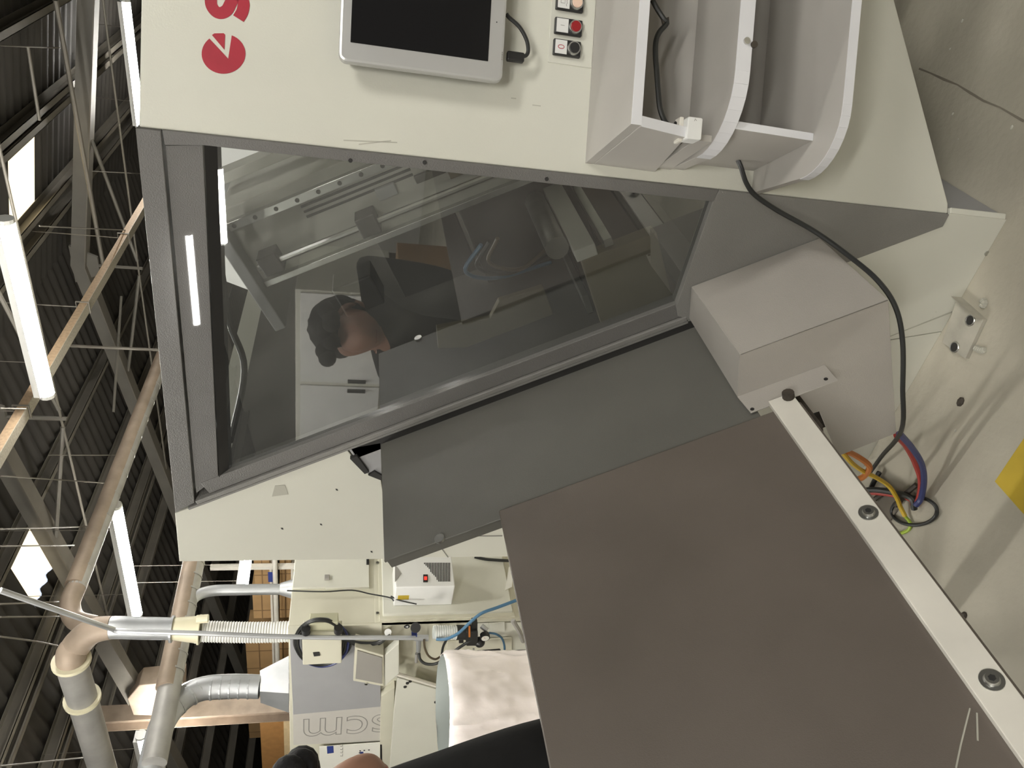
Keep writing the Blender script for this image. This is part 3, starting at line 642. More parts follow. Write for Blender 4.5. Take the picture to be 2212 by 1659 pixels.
for k,p in enumerate(q): MB().cyl(p,p+PO*.004,.006,seg=14).build('screw',[steel,dirt][k],sh)
# white sensor box and cord on the shelf
sb=thing('switch_box','small white switch box standing on the middle shelf board','switch box',Q(.06,.85,.2))
s_,z_=Qpx((1487,251),.235); s9,z9=Qpx((1515,303),.235)
MB().prism(rrect(s9,s_,z9,z_,.003,.205,3),PO*.03).build('housing',white,sb,bevel=.002)
stroke([(s_-.006,z_-.016),(s_-.003,z_-.013),(s_-.007,z_-.012)],.001,lambda a,b:Q(a,b,.2352),.0003).build('printed_mark',inkG,sb)
MB().prism(rrect(s9-.002,s_+.003,z_+.0,z_+.008,.002,.198,3),PO*.02).build('mount',railM,sb,bevel=.002)
MB().tube(catmull([Q(*Qpx(p,.2),.2) for p in ((1448,277),(1458,273),(1468,271),(1476,268))]),[.005]*7+[.0085]*12,9).build('cable_gland',rubber,sb,smooth=True)
kc=[(1409,0),(1420,20),(1433,40),(1440,50),(1424,70),(1417,90),(1416,120),(1419,160),(1422,200),(1426,235),(1436,262),(1450,277)]
rope('shelf_cord',[Q(*Qpx(p,.19),.19) for p in kc],.0048,rubber,'black cord running inside the upper shelf compartment','cable')
tag(MB().prism([Q(*Qpx(p,.188),.188) for p in ((1428,44),(1443,38),(1444,54),(1431,58))],PO*.004).build('cord_clip',dirt),'small dark clip holding the cord in the upper shelf','clip')

# ================================================================== BACKGROUND MACHINE (faces +X and -Y)
BX=-4.0; BY=2.956; BT=1.757
bm_=thing('edge_machine','cream woodworking machine with cabinet doors and grey end panel in the background','machine',(-4.8,4.4,0))
def bpX(name, p, mm, th=.02, x=BX, parent=bm_, bev=.002):       # rectangle on the +X face from two pixel corners
    a,b=PX(p[0],x),PX(p[1],x); y0,y1=sorted((a.y,b.y)); z0,z1=sorted((a.z,b.z))
    return MB().bx(x,x+th,y0,y1,z0,z1).build(name,mm,parent,bevel=bev)
def bpY(name, pts, mm, y=BY, th=.02, parent=bm_, bev=.002):     # polygon on a -Y facing plane, built out towards the viewer
    return MB().prism([PY(p,y) for p in pts],(0,-th,0)).build(name,mm,parent,bevel=bev)
MB().bx(-5.9,BX-.001,BY+.001,7.5,.62,BT).build('body',creamB,bm_,bevel=.004)
MB().bx(-5.9,BX-.06,BY+.35,7.5,0,.62).build('lower_body',creamB,bm_)
MB().bx(BX-.03,BX+.002,BY+.001,7.5,0.05,PX((808,1300),BX).z-.004).build('lower_side',creamB,bm_,bevel=.002)
bpX('upper_door',((640,1190),(704,1272)),cream,.018); d2=bpX('lower_door',((707,1190),(797,1272)),cream,.018)
a=PX((706,1253),BX); h_=MB().bx(BX+.018,BX+.035,a.y-.018,a.y+.018,a.z-.016,a.z+.016).build('latch',greyL,d2,bevel=.003)
bpX('door_handle',((791,1190),(797,1224)),black,.03)
pf=bpX('panel_frame',((816,1180),(1112,1333)),creamB,.012); bpX('panel_door',((823,1180),(1106,1326)),cream,.035,bev=.006)
for p in ((815,1219),(815,1328)): a=PX(p,BX); MB().cyl((BX+.012,a.y,a.z),(BX+.02,a.y,a.z),.01,seg=10).build('screw',steel,bm_)
# end face
bpY('corner_post',[(622,1351),(825,1345),(825,1372),(626,1372)],creamB,th=.015)
bpY('grey_end_panel',[(627,1373),(822,1373),(822,1518),(634,1535)],greyM,th=.03)
sp_=bpY('logo_panel',[(632,1500),(824,1490),(824,1598),(634,1606)],mat('grey_board',(.52,.50,.46),.6,var=.03),th=.012)
fc=bpY('side_strip',[(823,1490),(852,1470),(846,1700),(818,1700)],creamB,th=.05)
# outlined logo lettering on the grey board
tx=bpy.data.curves.new('logo','FONT'); tx.body='scm'; tx.size=.36; tx.fill_mode='NONE'; tx.bevel_depth=.0035; tx.bevel_resolution=0; tx.resolution_u=5
to=bpy.data.objects.new('logo_tmp',tx); COL.objects.link(to); bpy.context.view_layer.update()
me=bpy.data.meshes.new_from_object(to.evaluated_get(bpy.context.evaluated_depsgraph_get())); bpy.data.objects.remove(to)
xsm=[v.co.x for v in me.vertices]; wid=max(xsm)-min(xsm); x0m=min(xsm)
A_=PY((845,1530),BY-.013); hh=.26
m=MB(); zb_=A_.z; zt_=PY((655,1530),BY-.013).z; xb_=PY((740,1540),BY-.013).x+.20
ymx=max(v.co.y for v in me.vertices); xlet=PY((740,1587),BY-.013).x
m.add([V((xlet+(ymx-v.co.y)*1.35,BY-.013+v.co.z*.3,zb_+(v.co.x-x0m)/wid*(zt_-zb_))) for v in me.vertices],[tuple(p.vertices) for p in me.polygons])
lo=m.build('logo_lettering',inkG,bm_)
# lower end: recessed cavity, access panels, flap
bpY('access_panel',[(875,1345),(1140,1340),(1135,1440),(960,1445),(880,1380)],cream,BY+.02,.015)
bpY('access_panel',[(966,1384),(1105,1375),(1105,1430),(1022,1442),(962,1415)],creamB,BY+.0,.012)
bpY('access_panel',[(1056,1345),(1090,1342),(1090,1361),(1058,1363)],cream,BY+.0,.01)
bpY('inner_recess',[(860,1392),(960,1400),(970,1470),(862,1450)],greyL,BY+.25,.01)
bpY('lower_end',[(840,1350),(1180,1340),(1190,1500),(1200,1700),(840,1700)],creamB,BY+.33,.01)
fl_=bpY('flap',[(858,1458),(978,1494),(985,1560),(960,1700),(838,1700),(852,1515)],cream,BY-.10,.02,bev=.004)
MB().cyl(PY((855,1455),BY-.12),PY((985,1494),BY-.12),.014,seg=8).build('flap_hinge',railM,bm_)
for p in ((886,1471),(880,1475),(875,1483),(963,1494),(958,1499),(952,1505),(941,1516)):
    a=PY(p,BY-.12); MB().cyl(a,a+V((0,-.006,0)),.011,seg=10).build('bolt',dark,fl_)
# extraction hood chute on the end
hd=thing('chute_hood','open beige sheet metal chute hood on the grey end panel','hood',PY((800,1440),2.85))
fp=[(767,1398),(829,1416),(829,1483),(763,1471)]
MB().prism([PY(p,2.80) for p in fp],(0,.10,0)).build('hood_body',creamB,hd,bevel=.004)
MB().prism([PY(p,2.798) for p in ((772,1404),(825,1420),(825,1476),(768,1465))],(0,-.004,0)).build('hood_mouth',greyL,hd)
MB().prism([PY(p,2.81) for p in ((831,1416),(862,1389),(862,1455),(831,1483))],(0,.05,0)).build('hood_apron',cream,hd,bevel=.004)
c=PY((791,1477),2.798); MB().cyl(c,c+V((0,-.006,0)),.010,seg=10).build('hood_screw',steel,hd)
# junction box with coiled cables
jb=thing('junction_box','beige junction box with coiled black cables on the grey end panel','junction box',PY((700,1400),2.86))
MB().prism([PY(p,2.80) for p in ((652,1376),(738,1376),(738,1433),(654,1437))],(0,.12,0)).build('box_lid',creamB,jb,bevel=.006)
MB().prism([PY(p,2.84) for p in ((668,1346),(730,1344),(732,1372),(666,1373))],(0,.07,0)).build('box_side',mat('olive_beige',(.42,.41,.29),.5),jb,bevel=.004)
for p in ((661,1362),(731,1360)):
    c=PY(p,2.82); MB().cyl(c+V((.02,0,0)),c-V((.02,0,0)),.026,seg=14).build('gland',black,jb,smooth=True)
c=PY((685,1412),2.798); MB().box(c-V((.018,.004,.018)),(.036,0,.006),(0,.004,0),(-.004,0,.036)).build('rotary_switch',dark,jb)
for k in range(7):
    rx=55+random.uniform(-5,6); ry=46+random.uniform(-5,6); cx,cy=695+random.uniform(-4,4),1389+random.uniform(-4,4)
    rope('cable_loop',[PY((cx+rx*math.cos(a*.3927),cy+ry*math.sin(a*.3927)),2.86+.012*k-.02) for a in range(17)],.0085,[rubber,rubber,bluecab][k%3],parent=jb,k=3,seg=6)
for k in range(3):
    rope('cable_tail',[PY(p,2.84+.015*k) for p in ((745,1382),(780,1388+4*k),(815,1390+3*k-3),(842,1372))],.008,rubber,parent=jb,seg=6)
MB().cyl(PY((838,1366),2.93),PY((838,1366),2.86),.022,seg=14).build('wall_gland',white,jb)
# vertical conduit to the air supply
cq=[PY((898,1378),2.80),PY((640,1376),2.80),PY((430,1368),2.80),PY((265,1363),2.80)]; zt2=PY((240,1358),2.80)
rope('air_pipe',cq+[zt2,PZ((130,1320),zt2.z+.12),PZ((0,1275),zt2.z+.3)],.014,zinc,'thin grey air pipe dropping from the roof in front of the ribbed hose','pipe',k=4)
# air conditioner on the cabinet
ac=thing('cabinet_cooler','white box cooler with perforated grille and red switch on the cabinet door','cooler',PX((920,1250),BX+.1))
a=PX((852,1200),BX+.22); b=PX((983,1266),BX+.22); xf=BX+.22; ylo=min(a.y,b.y); yhi=max(a.y,b.y); zlo=min(a.z,b.z); zhi=max(a.z,b.z)
MB().bx(BX+.0345,xf,ylo,yhi,zlo,zhi).build('case',white,ac,bevel=.006)
def xpx(px): q=PX(px,xf+.001); return q
m_=[xpx(p) for p in ((853,1220),(867,1239),(853,1258))]; MB().prism(m_,(.002,0,0)).build('dark_triangle',greyM and inkG,ac)
sw=[xpx(p) for p in ((914,1242),(924,1242),(924,1258),(914,1258))]; s2=MB().prism(sw,(.006,0,0)).build('switch',black,ac,bevel=.001)
MB().prism([xpx(p)+V((.006,0,0)) for p in ((916,1247),(922,1247),(922,1254),(916,1254))],(.002,0,0)).build('switch_light',redglow,s2)
m=MB()
for r in range(12):
    for c_ in range(17):
        x_=917+c_*3.4; y_=1217+r*3.4
        if x_<917+ (r*2.7) or x_>974: continue
        q=xpx((x_,y_)); m.bx(xf,xf+.0015,q.y-.006,q.y+.006,q.z-.0028,q.z+.0028)
g=m.build('vent_slots',dark,ac); g['kind']='stuff'
a=PX((856,1291),BX+.12); MB().bx(BX+.10,BX+.14,ylo-.002,ylo,zhi-.09,zhi-.02).build('yellow_sticker',yellow,ac)
rope('cooler_wire',[PX(p,BX+.10) for p in ((620,1276),(700,1278),(760,1275),(800,1283),(842,1291),(850,1298),(845,1288),(860,1296),(900,1305))],.0045,rubber,'thin black wire drooping along the cabinet door to the cooler','wire')
tag(MB().prism([PX(p,BX+.0345) for p in ((1091,1276),(1099,1226),(1107,1224),(1106,1268))],(.004,0,0)).build('white_flap',paper),'small bright white sheet by the cabinet door edge beside the board','sheet')
rope('cabinet_hose',[PX(p,BX+.0445) for p in ((1025,1203),(1050,1208),(1075,1210),(1110,1212))],.010,rubber,'thick black hose across the lower cabinet door below the cooler','hose')
# pneumatic service unit
pu=thing('air_service_unit','black air regulators with clear bowl and gauges on the machine end','regulator',PY((980,1380),2.85))
Yp=2.84
def PP(x,y,d=0): return PY((x,y),Yp-d)
MB().cyl(PP(896,1378),PP(925,1378),.020,seg=12).build('tee',zinc,pu,smooth=True)
MB().cyl(PP(905,1380),PP(903,1415),.018,.013,seg=12).build('ball_valve',zinc,pu,smooth=True)
MB().cyl(PP(900,1412,.02),PP(899,1430,.02),.010,seg=10).build('valve_lever',inkG,pu)
MB().cyl(PP(897,1356),PP(898,1356,.06),.030,seg=18).build('dial_knob',black,pu,smooth=True)
MB().prism([PP(x,y,.01) for x,y in ((889,1360),(901,1360),(901,1375),(889,1375))],(0,-.003,0)).build('blue_tag',bluep,pu)
c=PP(879,1353); MB().cyl(c,c+V((0,-.003,0)),.018,seg=18).build('warning_disc',black,pu); MB().prism([c+V((x,-.0035,z)) for x,z in ((-.009,-.007),(.009,-.007),(0,.009))],(0,-.001,0)).build('warning_sign',white,pu)
cl_=MB().cyl(PP(936,1366,.03),PP(986,1366,.03),.040,seg=20).build('clear_bowl',clear,pu,smooth=True)
for k in range(10): 
    p=PP(940+k*4.8,1366,.03); MB().cyl(p,p+V((0,0,-.006)),.0425,seg=20).build('bowl_rib',white,cl_,smooth=True)
MB().cyl(PP(986,1366,.03),PP(1008,1366,.03),.045,seg=20).build('filter_body',black,pu,smooth=True)
MB().prism([PP(x,y,.02) for x,y in ((1005,1348),(1030,1348),(1030,1378),(1005,1378))],(0,-.06,0)).build('filter_head',black,pu,bevel=.006)
MB().prism([PP(x,y,.081) for x,y in ((1012,1352),(1016,1352),(1016,1376),(1012,1376))],(0,-.002,0)).build('orange_band',orangec,pu)
MB().prism([PP(x,y,.02) for x,y in ((1018,1334),(1030,1334),(1030,1348),(1018,1348))],(0,-.04,0)).build('mount_block',black,pu,bevel=.003)
MB().ball(PP(1036,1387,.06),.034,14,10).build('regulator_knob',black,pu,smooth=True)
MB().cyl(PP(1040,1352,.0),PP(1052,1362,.03),.016,seg=10).build('elbow_fitting',zinc,pu)
for (x,y,r_) in ((1047,1370,.030),(1055,1421,.024)):
    c=PP(x,y,.05); g_=MB().cyl(c,c+V((0,-.03,0)),r_,seg=20).build('gauge',black,pu,smooth=True); MB().cyl(c+V((0,-.0302,0)),c+V((0,-.032,0)),r_*.8,seg=20).build('gauge_face',paper,g_)
    MB().box(c+V((-.001,-.033,0)),(.002,0,0),(0,.001,0),(r_*.4,0,r_*.4)).build('gauge_needle',red,g_)
MB().prism([PP(x,y,.01) for x,y in ((1030,1404),(1080,1400),(1085,1408),(1070,1416),(1045,1420),(1030,1418))],(0,-.05,0)).build('valve_island',black,pu,bevel=.006)
MB().prism([PP(x,y,.062) for x,y in ((1032,1416),(1044,1417),(1043,1422),(1033,1421))],(0,-.003,0)).build('orange_tab',orangec,pu)
MB().prism([PP(x,y,.0) for x,y in ((991,1379),(1001,1379),(1001,1386),(991,1386))],(0,-.012,0)).build('panel_latch',black,pu)
MB().prism([PP(x,y,.0) for x,y in ((1021,1400),(1025,1400),(1025,1410),(1021,1410))],(0,-.004,0)).build('small_label',inkG,pu)
rope('blue_hose',[PP(943,1381,.08),PP(965,1380,.10),PP(990,1368,.12),PP(1015,1345,.12),PP(1040,1325,.12),PP(1075,1312,.10),PP(1115,1297,.08)],.0095,bluec,parent=pu)
rope('dark_hose',[PP(905,1412,.03),PP(908,1425,.05),PP(920,1434,.07),PP(940,1434,.08),PP(960,1424,.09),PP(985,1404,.09),PP(1020,1381,.07)],.0095,rubber,parent=pu)
rope('brown_hose',[PP(916,1382,.03),PP(918,1400,.04),PP(926,1417,.05),PP(940,1424,.05),PP(952,1418,.03)],.007,brownc,parent=pu)
rope('thin_hose',[PP(1056,1367,.05),PP(1072,1370,.06),PP(1085,1380,.06),PP(1090,1400,.06),PP(1085,1418,.06),PP(1065,1428,.05),PP(1054,1430,.05)],.007,bluec,parent=pu)
rope('black_tube',[PP(965,1381,.02),PP(957,1398,.02),PP(954,1420,.02),PP(953,1440,.02),PP(957,1459,.02),PP(945,1472,.02)],.008,rubber,parent=pu)
rope('thin_wire',[PP(1080,1406,.04),PP(1105,1406,.04),PP(1140,1404,.04)],.004,rubber,parent=pu)
rope('grey_conduit',[PP(1108,1340,.02),PP(1112,1348,.03),PP(1122,1365,.05),PP(1130,1385,.05)],.015,greyL,'short grey conduit bending behind the infeed board','pipe')
# plastic lined bin
c0=PY((1080,1520),2.15); cxb,cyb=c0.x-.02,2.15
zr=PY((986,1500),2.15-.2).z
bn=thing('lined_bin','dust bin lined with a crumpled pale pink plastic bag','bin',(cxb,cyb,0))
from mathutils import noise
def lathe(prof, c, seg=48, crump=0):
    m=MB(); vs=[]
    for i,(r,z) in enumerate(prof):
        for j in range(seg):
            a=2*math.pi*j/seg; q=V((math.cos(a),math.sin(a),0))
            k=noise.ridged_multi_fractal(V((q.x*3.1,q.y*3.1,z*5+q.x*2)),1.0,2.2,3,1.0,2.0)-1.0
            rr=r+crump*k; vs.append((c[0]+rr*q.x,c[1]+rr*q.y,z))
    fs=[(i*seg+j,i*seg+(j+1)%seg,(i+1)*seg+(j+1)%seg,(i+1)*seg+j) for i in range(len(prof)-1) for j in range(seg)]
    return m.add(vs,fs)
nz_=int((zr-.10)/.018)
lathe([(.20,.0),(.27,.03)]+[(.280+.010*math.sin(z*9),z) for z in [.06+.018*k for k in range(nz_)]]+[(.285,zr-.02),(.275,zr-.006),(.268,zr)],(cxb,cyb),110,.016).build('outer_bag',bagM,bn,smooth=True)
lathe([(.266,zr),(.262,zr-.03),(.25,zr-.2),(.24,.1),(.0,.08)],(cxb,cyb),48,.008).build('inner_bag',bagIn,bn,smooth=True)
# ---------------------------------------------------------------- ducts
du=thing('riser_duct','galvanised duct with ribbed hose, cream reducer and large elbow','duct',PY((620,1364),3.1))
Yd=3.1
hp=[PY((632-k*3.0,1364+2*math.sin(k*.05)),Yd) for k in range(66)]
MB().tube(hp,[.062+.006*(k%2) for k in range(66)],18).build('ribbed_hose',hoseM,du,smooth=True)
MB().cyl(PY((432,1360),Yd),PY((372,1358),Yd),.085,.066,24).build('reducer',ductcream,du,smooth=True)
MB().cyl(PY((433,1360),Yd),PY((429,1360),Yd),.092,seg=24).build('reducer_rim',ductcream,du,smooth=True)
MB().cyl(PY((450,1336),Yd-.02),PY((425,1338),Yd-.02),.026,seg=12).build('side_spigot',ductcream,du)
MB().cyl(PY((374,1359),Yd),PY((369,1359),Yd),.082,seg=24).build('clamp_ring',zinc,du)
z_e=PY((160,1420),Yd).z
v0=PY((370,1358),Yd); v1=PY((240,1356),Yd)
p_a=V((v1.x,Yd,v1.z)); x_b=PZ((150,1440),z_e); x_c=PZ((178,1550),z_e); x_d=PZ((240,1740),z_e)
yb2=x_b.y
el=catmull([v0,(v0+v1)/2,v1,PY((195,1366),Yd),PY((163,1398),Yd+.02),V((x_b.x,(yb2+Yd)/2,z_e)),V((x_c.x,(yb2+Yd)/2,z_e+.0)),V((x_d.x,(yb2+Yd)/2,z_e))],7)
print('elbow',z_e,x_b,x_c,x_d,v0,v1)
MB().tube(el[:15],.068,20).build('straight_pipe',zinc,du,smooth=True); MB().tube(el[14:36],[.07+.0012*min(k,12) for k in range(22)],20).build('elbow',rustduct,du,smooth=True)
MB().tube(el[35:],.088,24).build('large_pipe',ductD,du,smooth=True)
for k in (35,41): 
    d_=(el[k+1]-el[k]).normalized(); MB().cyl(el[k]-d_*.012,el[k]+d_*.012,.11,seg=24).build('flange_ring',ductcream,du,smooth=True)
# long duct along Y under the roof
xd,zd=-5.26,3.5
ld=thing('long_duct','long spiral galvanised duct with rusty side running under the roof','duct',(xd,4.2,zd-.1))
MB().cyl((xd,4.3,zd),(xd,15,zd),.075,seg=20).build('duct_pipe',ductD,ld,smooth=True)
MB().cyl((xd+.016,4.32,zd+.012),(xd+.016,14.9,zd+.012),.0725,seg=20).build('rust_cover',rustduct,ld,smooth=True)
for k in range(36): 
    y=4.5+k*.28; MB().cyl((xd,y,zd),(xd,y+.012,zd),.0775,seg=16).build('duct_seam',ductD,ld)
rope('duct_drop',[(xd,4.34,zd),(xd,4.15,zd),(xd,4.0,zd-.08),(xd+.05,3.9,zd-.25)],.075,rustduct,parent=ld,seg=16)
# second duct run with two connections
xk=-4.9
sd=thing('branch_duct','rust streaked branch duct with a slim silver drop pipe over the cabinet','duct',PX((630,1272),xk))
q0,q1=PX((425,1190),xk),PX((365,1490),xk)
MB().tube([q0+(q0-q1).normalized()*1.5,q0,(q0+q1)/2,q1,q1+(q1-q0).normalized()*.5],.075,18).build('duct_pipe',ductD,sd,smooth=True)
MB().tube([q0+V((.02,0,.016)),(q0+q1)/2+V((.02,0,.016)),q1+V((.02,0,.016))],.068,18).build('rust_cover',rustduct,sd,smooth=True)
for k in range(9): 
    p=q0+(q1-q0)*(k/9); d_=(q1-q0).normalized(); MB().cyl(p,p+d_*.012,.08,seg=16).build('duct_seam',ductD,sd)
rope('drop_pipe',[PX((640,1273),xk),PX((600,1273),xk),PX((520,1274),xk),PX((460,1276),xk),PX((425,1287),xk),PX((402,1312),xk)],.042,zinc,parent=sd,seg=14)
MB().cyl(PX((640,1272),xk),PX((605,1272),xk),.085,.045,16).build('drop_cone',zinc,sd,smooth=True)
hc=thing('hood_connector','silver funnel with a bent pipe rising from the machine end','duct',PX((626,1480),-5.0))
xh=-5.0
f0=[PX(p,xh) for p in ((624,1438),(624,1519))]; f1=[PX(p,xh) for p in ((562,1461),(562,1506))]
ww=.12
MB().add([f0[0]+V((ww,0,0)),f0[1]+V((ww,0,0)),f0[1]-V((ww,0,0)),f0[0]-V((ww,0,0)),f1[0]+V((.07,0,0)),f1[1]+V((.07,0,0)),f1[1]-V((.07,0,0)),f1[0]-V((.07,0,0))],[(0,1,5,4),(1,2,6,5),(2,3,7,6),(3,0,4,7),(0,3,2,1)]).build('funnel',zinc,hc)
rc=(f1[0]+f1[1])/2; rr=(f1[0]-f1[1]).length/2
rope('bent_pipe',[rc,PX((500,1482),xh),PX((440,1487),xh),PX((395,1508),xh),PX((355,1555),xh),PX((335,1620),xh),PX((320,1700),xh)],rr,zinc,parent=hc,seg=18)
for p in ((540,1483),(520,1483),(500,1483),(480,1484),(460,1486),(430,1490),(410,1500),(385,1518),(365,1540)):
    c=PX(p,xh); d_=(PX((p[0]-6,p[1]+(0 if p[0]>450 else 5)),xh)-c).normalized(); MB().cyl(c,c+d_*.010,rr*1.03,seg=16).build('pipe_band',zinc,hc)
for k in range(4): 
    c=PX((628,1445+k*22),xh); MB().cyl(c+V((.1,0,0)),c-V((.0,0,0)),.02,seg=8).build('clamp',steel,hc)
# steel column with bracket
cc=PY((600,1532),5.2)
cl=thing('steel_column','rusty brown steel column with bolted bracket behind the silver pipe','column',(cc.x,5.2,0))
zt3=zroof(cc.x)-.3
for x_ in (-.10,.094): MB().bx(cc.x+x_,cc.x+x_+.008,5.1,5.3,0,zt3).build('flange',rustduct,cl)
MB().bx(cc.x-.092,cc.x+.092,5.19,5.21,0,zt3).build('web',rustduct,cl)
b0=PY((395,1505),5.15); b1=PY((280,1470),5.15)
MB().prism([PY(p,5.12) for p in ((395,1470),(395,1548),(288,1545),(275,1510),(300,1480))],(0,.22,0)).build('haunch',rustduct,cl,bevel=.01)
pb=PY((215,1400),5.2); MB().prism([PY(p,5.22) for p in ((298,1485),(278,1525),(205,1400),(225,1370))],(0,.12,0)).build('rafter_arm',purlM,cl)
# ---------------------------------------------------------------- storage rack with cartons and boards
RY_=7.6
rk=thing('storage_rack','pale storage rack rail with posts behind the machine','rack',PY((600,1400),RY_))
a=PY((592,1150),RY_-.55); b=PY((576,1800),RY_-.55); b.z=a.z
MB().cyl(a,b,.035,seg=10).build('rack_beam',railM,rk)
for p in (1215,1345,1520,1700):
    q=PY((590,p),RY_-.4); MB().bx(q.x-.03,q.x+.03,RY_-.50,RY_-.44,0,q.z+.8).build('rack_post',railM,rk)
zsh1=PY((628,1400),RY_-.3).z-.02; zsh2=PY((585,1400),RY_-.3).z-.03
xa,xb2=PY((600,1180),RY_).x,PY((600,1750),RY_).x
for z_ in (zsh1,zsh2): MB().bx(xb2,xa,RY_-.40,RY_+.4,z_-.03,z_).build('rack_shelf',railM,rk)
def carton(px, zbase, lab, mm=card, y=RY_-.35, dep=.6):
    a,b=PY(px[0],y),PY(px[1],y); x0,x1=sorted((a.x,b.x)); z1=max(a.z,b.z)
    t=thing('carton',lab,'box',((x0+x1)/2,y+dep/2,zbase),'cartons on the storage rack')
    MB().bx(x0,x1,y,y+dep,zbase,z1).build('carton_body',mm,t,bevel=.006)
    for k in (.25,.75): xx=x0+(x1-x0)*k; MB().bx(xx-.008,xx+.008,y-.003,y,zbase,z1).build('strap',tapeM,t)
    MB().bx(x0,x1,y-.004,y-.001,(zbase+z1)/2-.008,(zbase+z1)/2+.008).build('strap',tapeM,t)
    return t
carton(((603,1180),(630,1258)),zsh1,'brown strapped carton on the lower rack shelf, nearest the cream machine top')
carton(((603,1262),(630,1334)),zsh1,'brown strapped carton on the lower rack shelf beside the silver drop pipe')
carton(((546,1180),(588,1262)),zsh2,'brown strapped carton on the upper rack shelf behind the small tube lamp')
carton(((544,1266),(588,1335)),zsh2,'brown strapped carton on the upper rack shelf beside the silver drop pipe')
carton(((592,1385),(630,1450)),zsh1,'brown carton on the lower rack shelf left of the ribbed hose')
carton(((530,1388),(585,1460)),zsh2,'tall brown carton on the upper rack shelf left of the ribbed hose')
carton(((535,1540),(585,1592)),zsh2,'brown carton on the upper rack shelf behind the silver funnel')
lbl=PY((592,1222),RY_-.36); tag(MB().bx(lbl.x-.1,lbl.x+.1,RY_-.56,RY_-.555,lbl.z-.06,lbl.z+.06).build('rack_sign',bluep),'small blue and white sign on the rack rail','sign')
for k in range(6):
    y_=6.0+.05*k; a=PY((560+k*4,1536+2*k),y_); b=PY((560+k*4,1680),y_)
    tag(MB().bx(b.x,a.x,y_,y_+.03,0,a.z).build('stacked_board',[chipO,chipO,chip,chipO,chip,chip][k]),'upright %s board leaning in a row behind the machine, %s'%(['orange','orange','pale','orange','pale','pale'][k],['furthest forward','second from the front','third from the front','fourth from the front','fifth from the front','at the very back'][k]),'board','boards stored upright behind the machine')
a=PY((612,1526),5.6); b=PY((612,1690),5.6)
tag(MB().bx(b.x,a.x,5.6,5.63,0,a.z).build('chipboard_sheet',chip),'large pale chipboard sheet standing just above the machine end','board')
# printed sheets on a board behind the person
ps=thing('notice_board','white board with blue squares and rows of dots behind the person','notice',PY((770,1640),2.93))
MB().prism([PY(p,2.93) for p in ((690,1612),(830,1602),(832,1760),(690,1760))],(0,-.006,0)).build('sheet',paper,ps)
MB().prism([PY(p,2.923) for p in ((706,1612),(720,1611),(721,1626),(707,1628))],(0,-.001,0)).build('blue_square',bluep,ps)
MB().prism([PY(p,2.923) for p in ((778,1624),(785,1624),(785,1630),(778,1630))],(0,-.001,0)).build('blue_square',bluep,ps)
for p in ((778,1622),(787,1621),(797,1620),(778,1631),(787,1630),(797,1629),(777,1626)):
    c=PY(p,2.923); MB().cyl(c,c+V((0,-.001,0)),.007,seg=10).build('dot',dark,ps)
for k in range(4):
    stroke_=[PY((735+dx,1608+k*7+dy),2.922) for dx,dy in ((0,4),(5,4),(5,0))]; MB().tube(stroke_,.002,4).build('printed_mark',inkG,ps)
MB().prism([PY(p,2.935) for p in ((821,1600),(825,1600),(827,1760),(823,1760))],(0,-.03,0)).build('board_edge',black,ps)

# ================================================================== things mirrored in the pane (they stand behind the viewer)
def mir(p,y): return RYp(p,y)
a,b=mir((640,990),-2.4),mir((640,640),-2.4); zt_=a.z
print('mirror cab',a,b,mir((820,800),-2.4))
def stand(name,lab,cat,p0,p1,y,dep,mm,bev=.004):
    a,b=mir(p0,y),mir(p1,y); x0,x1=sorted((a.x,b.x)); z1=max(a.z,b.z)
    print(name,x0,x1,z1)
    return tag(MB().bx(x0,x1,y-dep,y,0,max(.3,z1)).build(name,mm,bevel=bev),lab,cat)
cab=thing('white_cabinet','pale steel cabinet standing behind the viewer, mirrored in the pane','cabinet',((a.x+b.x)/2,-2.7,0))
x0,x1=-4.74,-2.96
MB().bx(x0,x1,-3.2,-2.4,1.14,1.88).build('upper_body',cream,cab,bevel=.006); MB().bx(x0+.02,x1-.02,-3.2,-2.42,0,1.139).build('lower_body',innerB,cab,bevel=.006)
for k in range(2):
    d_=MB().bx(x0+.02+(x1-x0)/2*k,x0+(x1-x0)/2*(k+1)-.02,-2.398,-2.38,1.18,1.84).build('door',white,cab,bevel=.004); MB().bx(x0+(x1-x0)*.5-.06+.1*k,x0+(x1-x0)*.5-.04+.1*k,-2.38,-2.35,1.3,1.45).build('handle',black,d_)
for k,(xa_,xb_,z0_,z1_,mm_) in enumerate(((-2.9,-2.42,0,.62,card),(-2.9,-2.45,.621,1.14,cardD),(-3.5,-2.95,0,.5,cardD),(-3.45,-3.0,.501,1.05,card))):
    t=thing('carton',['brown carton on the floor behind the viewer, mirrored low in the pane','darker carton stacked on the brown one behind the viewer','dark carton on the floor in front of the pale cabinet','upper carton stacked in front of the pale cabinet'][k],'box',((xa_+xb_)/2,-2.0,z0_),'cartons behind the viewer')
    MB().bx(xa_,xb_,-2.3,-1.75,z0_,z1_).build('carton_body',mm_,t,bevel=.006); MB().bx((xa_+xb_)/2-.025,(xa_+xb_)/2+.025,-1.75,-1.748,z0_,z1_).build('tape',tapeM,t); MB().bx((xa_+xb_)/2-.025,(xa_+xb_)/2+.025,-2.3,-1.75,z1_,z1_+.001).build('tape',tapeM,t)
for k in range(4):
    yy=-1.66+.05*k; tag(MB().prism([(-3.75+.02*k,yy,0),(-3.6+.02*k,yy,0),(-3.55+.02*k,yy,1.0),(-3.68+.02*k,yy,1.05)],(0,.02,0)).build('offcut_board',[paper,chip,paper,white][k]),'narrow pale offcut board standing behind the viewer, %s from the cartons'%['nearest','second','third','furthest'][k],'board','offcuts behind the viewer')

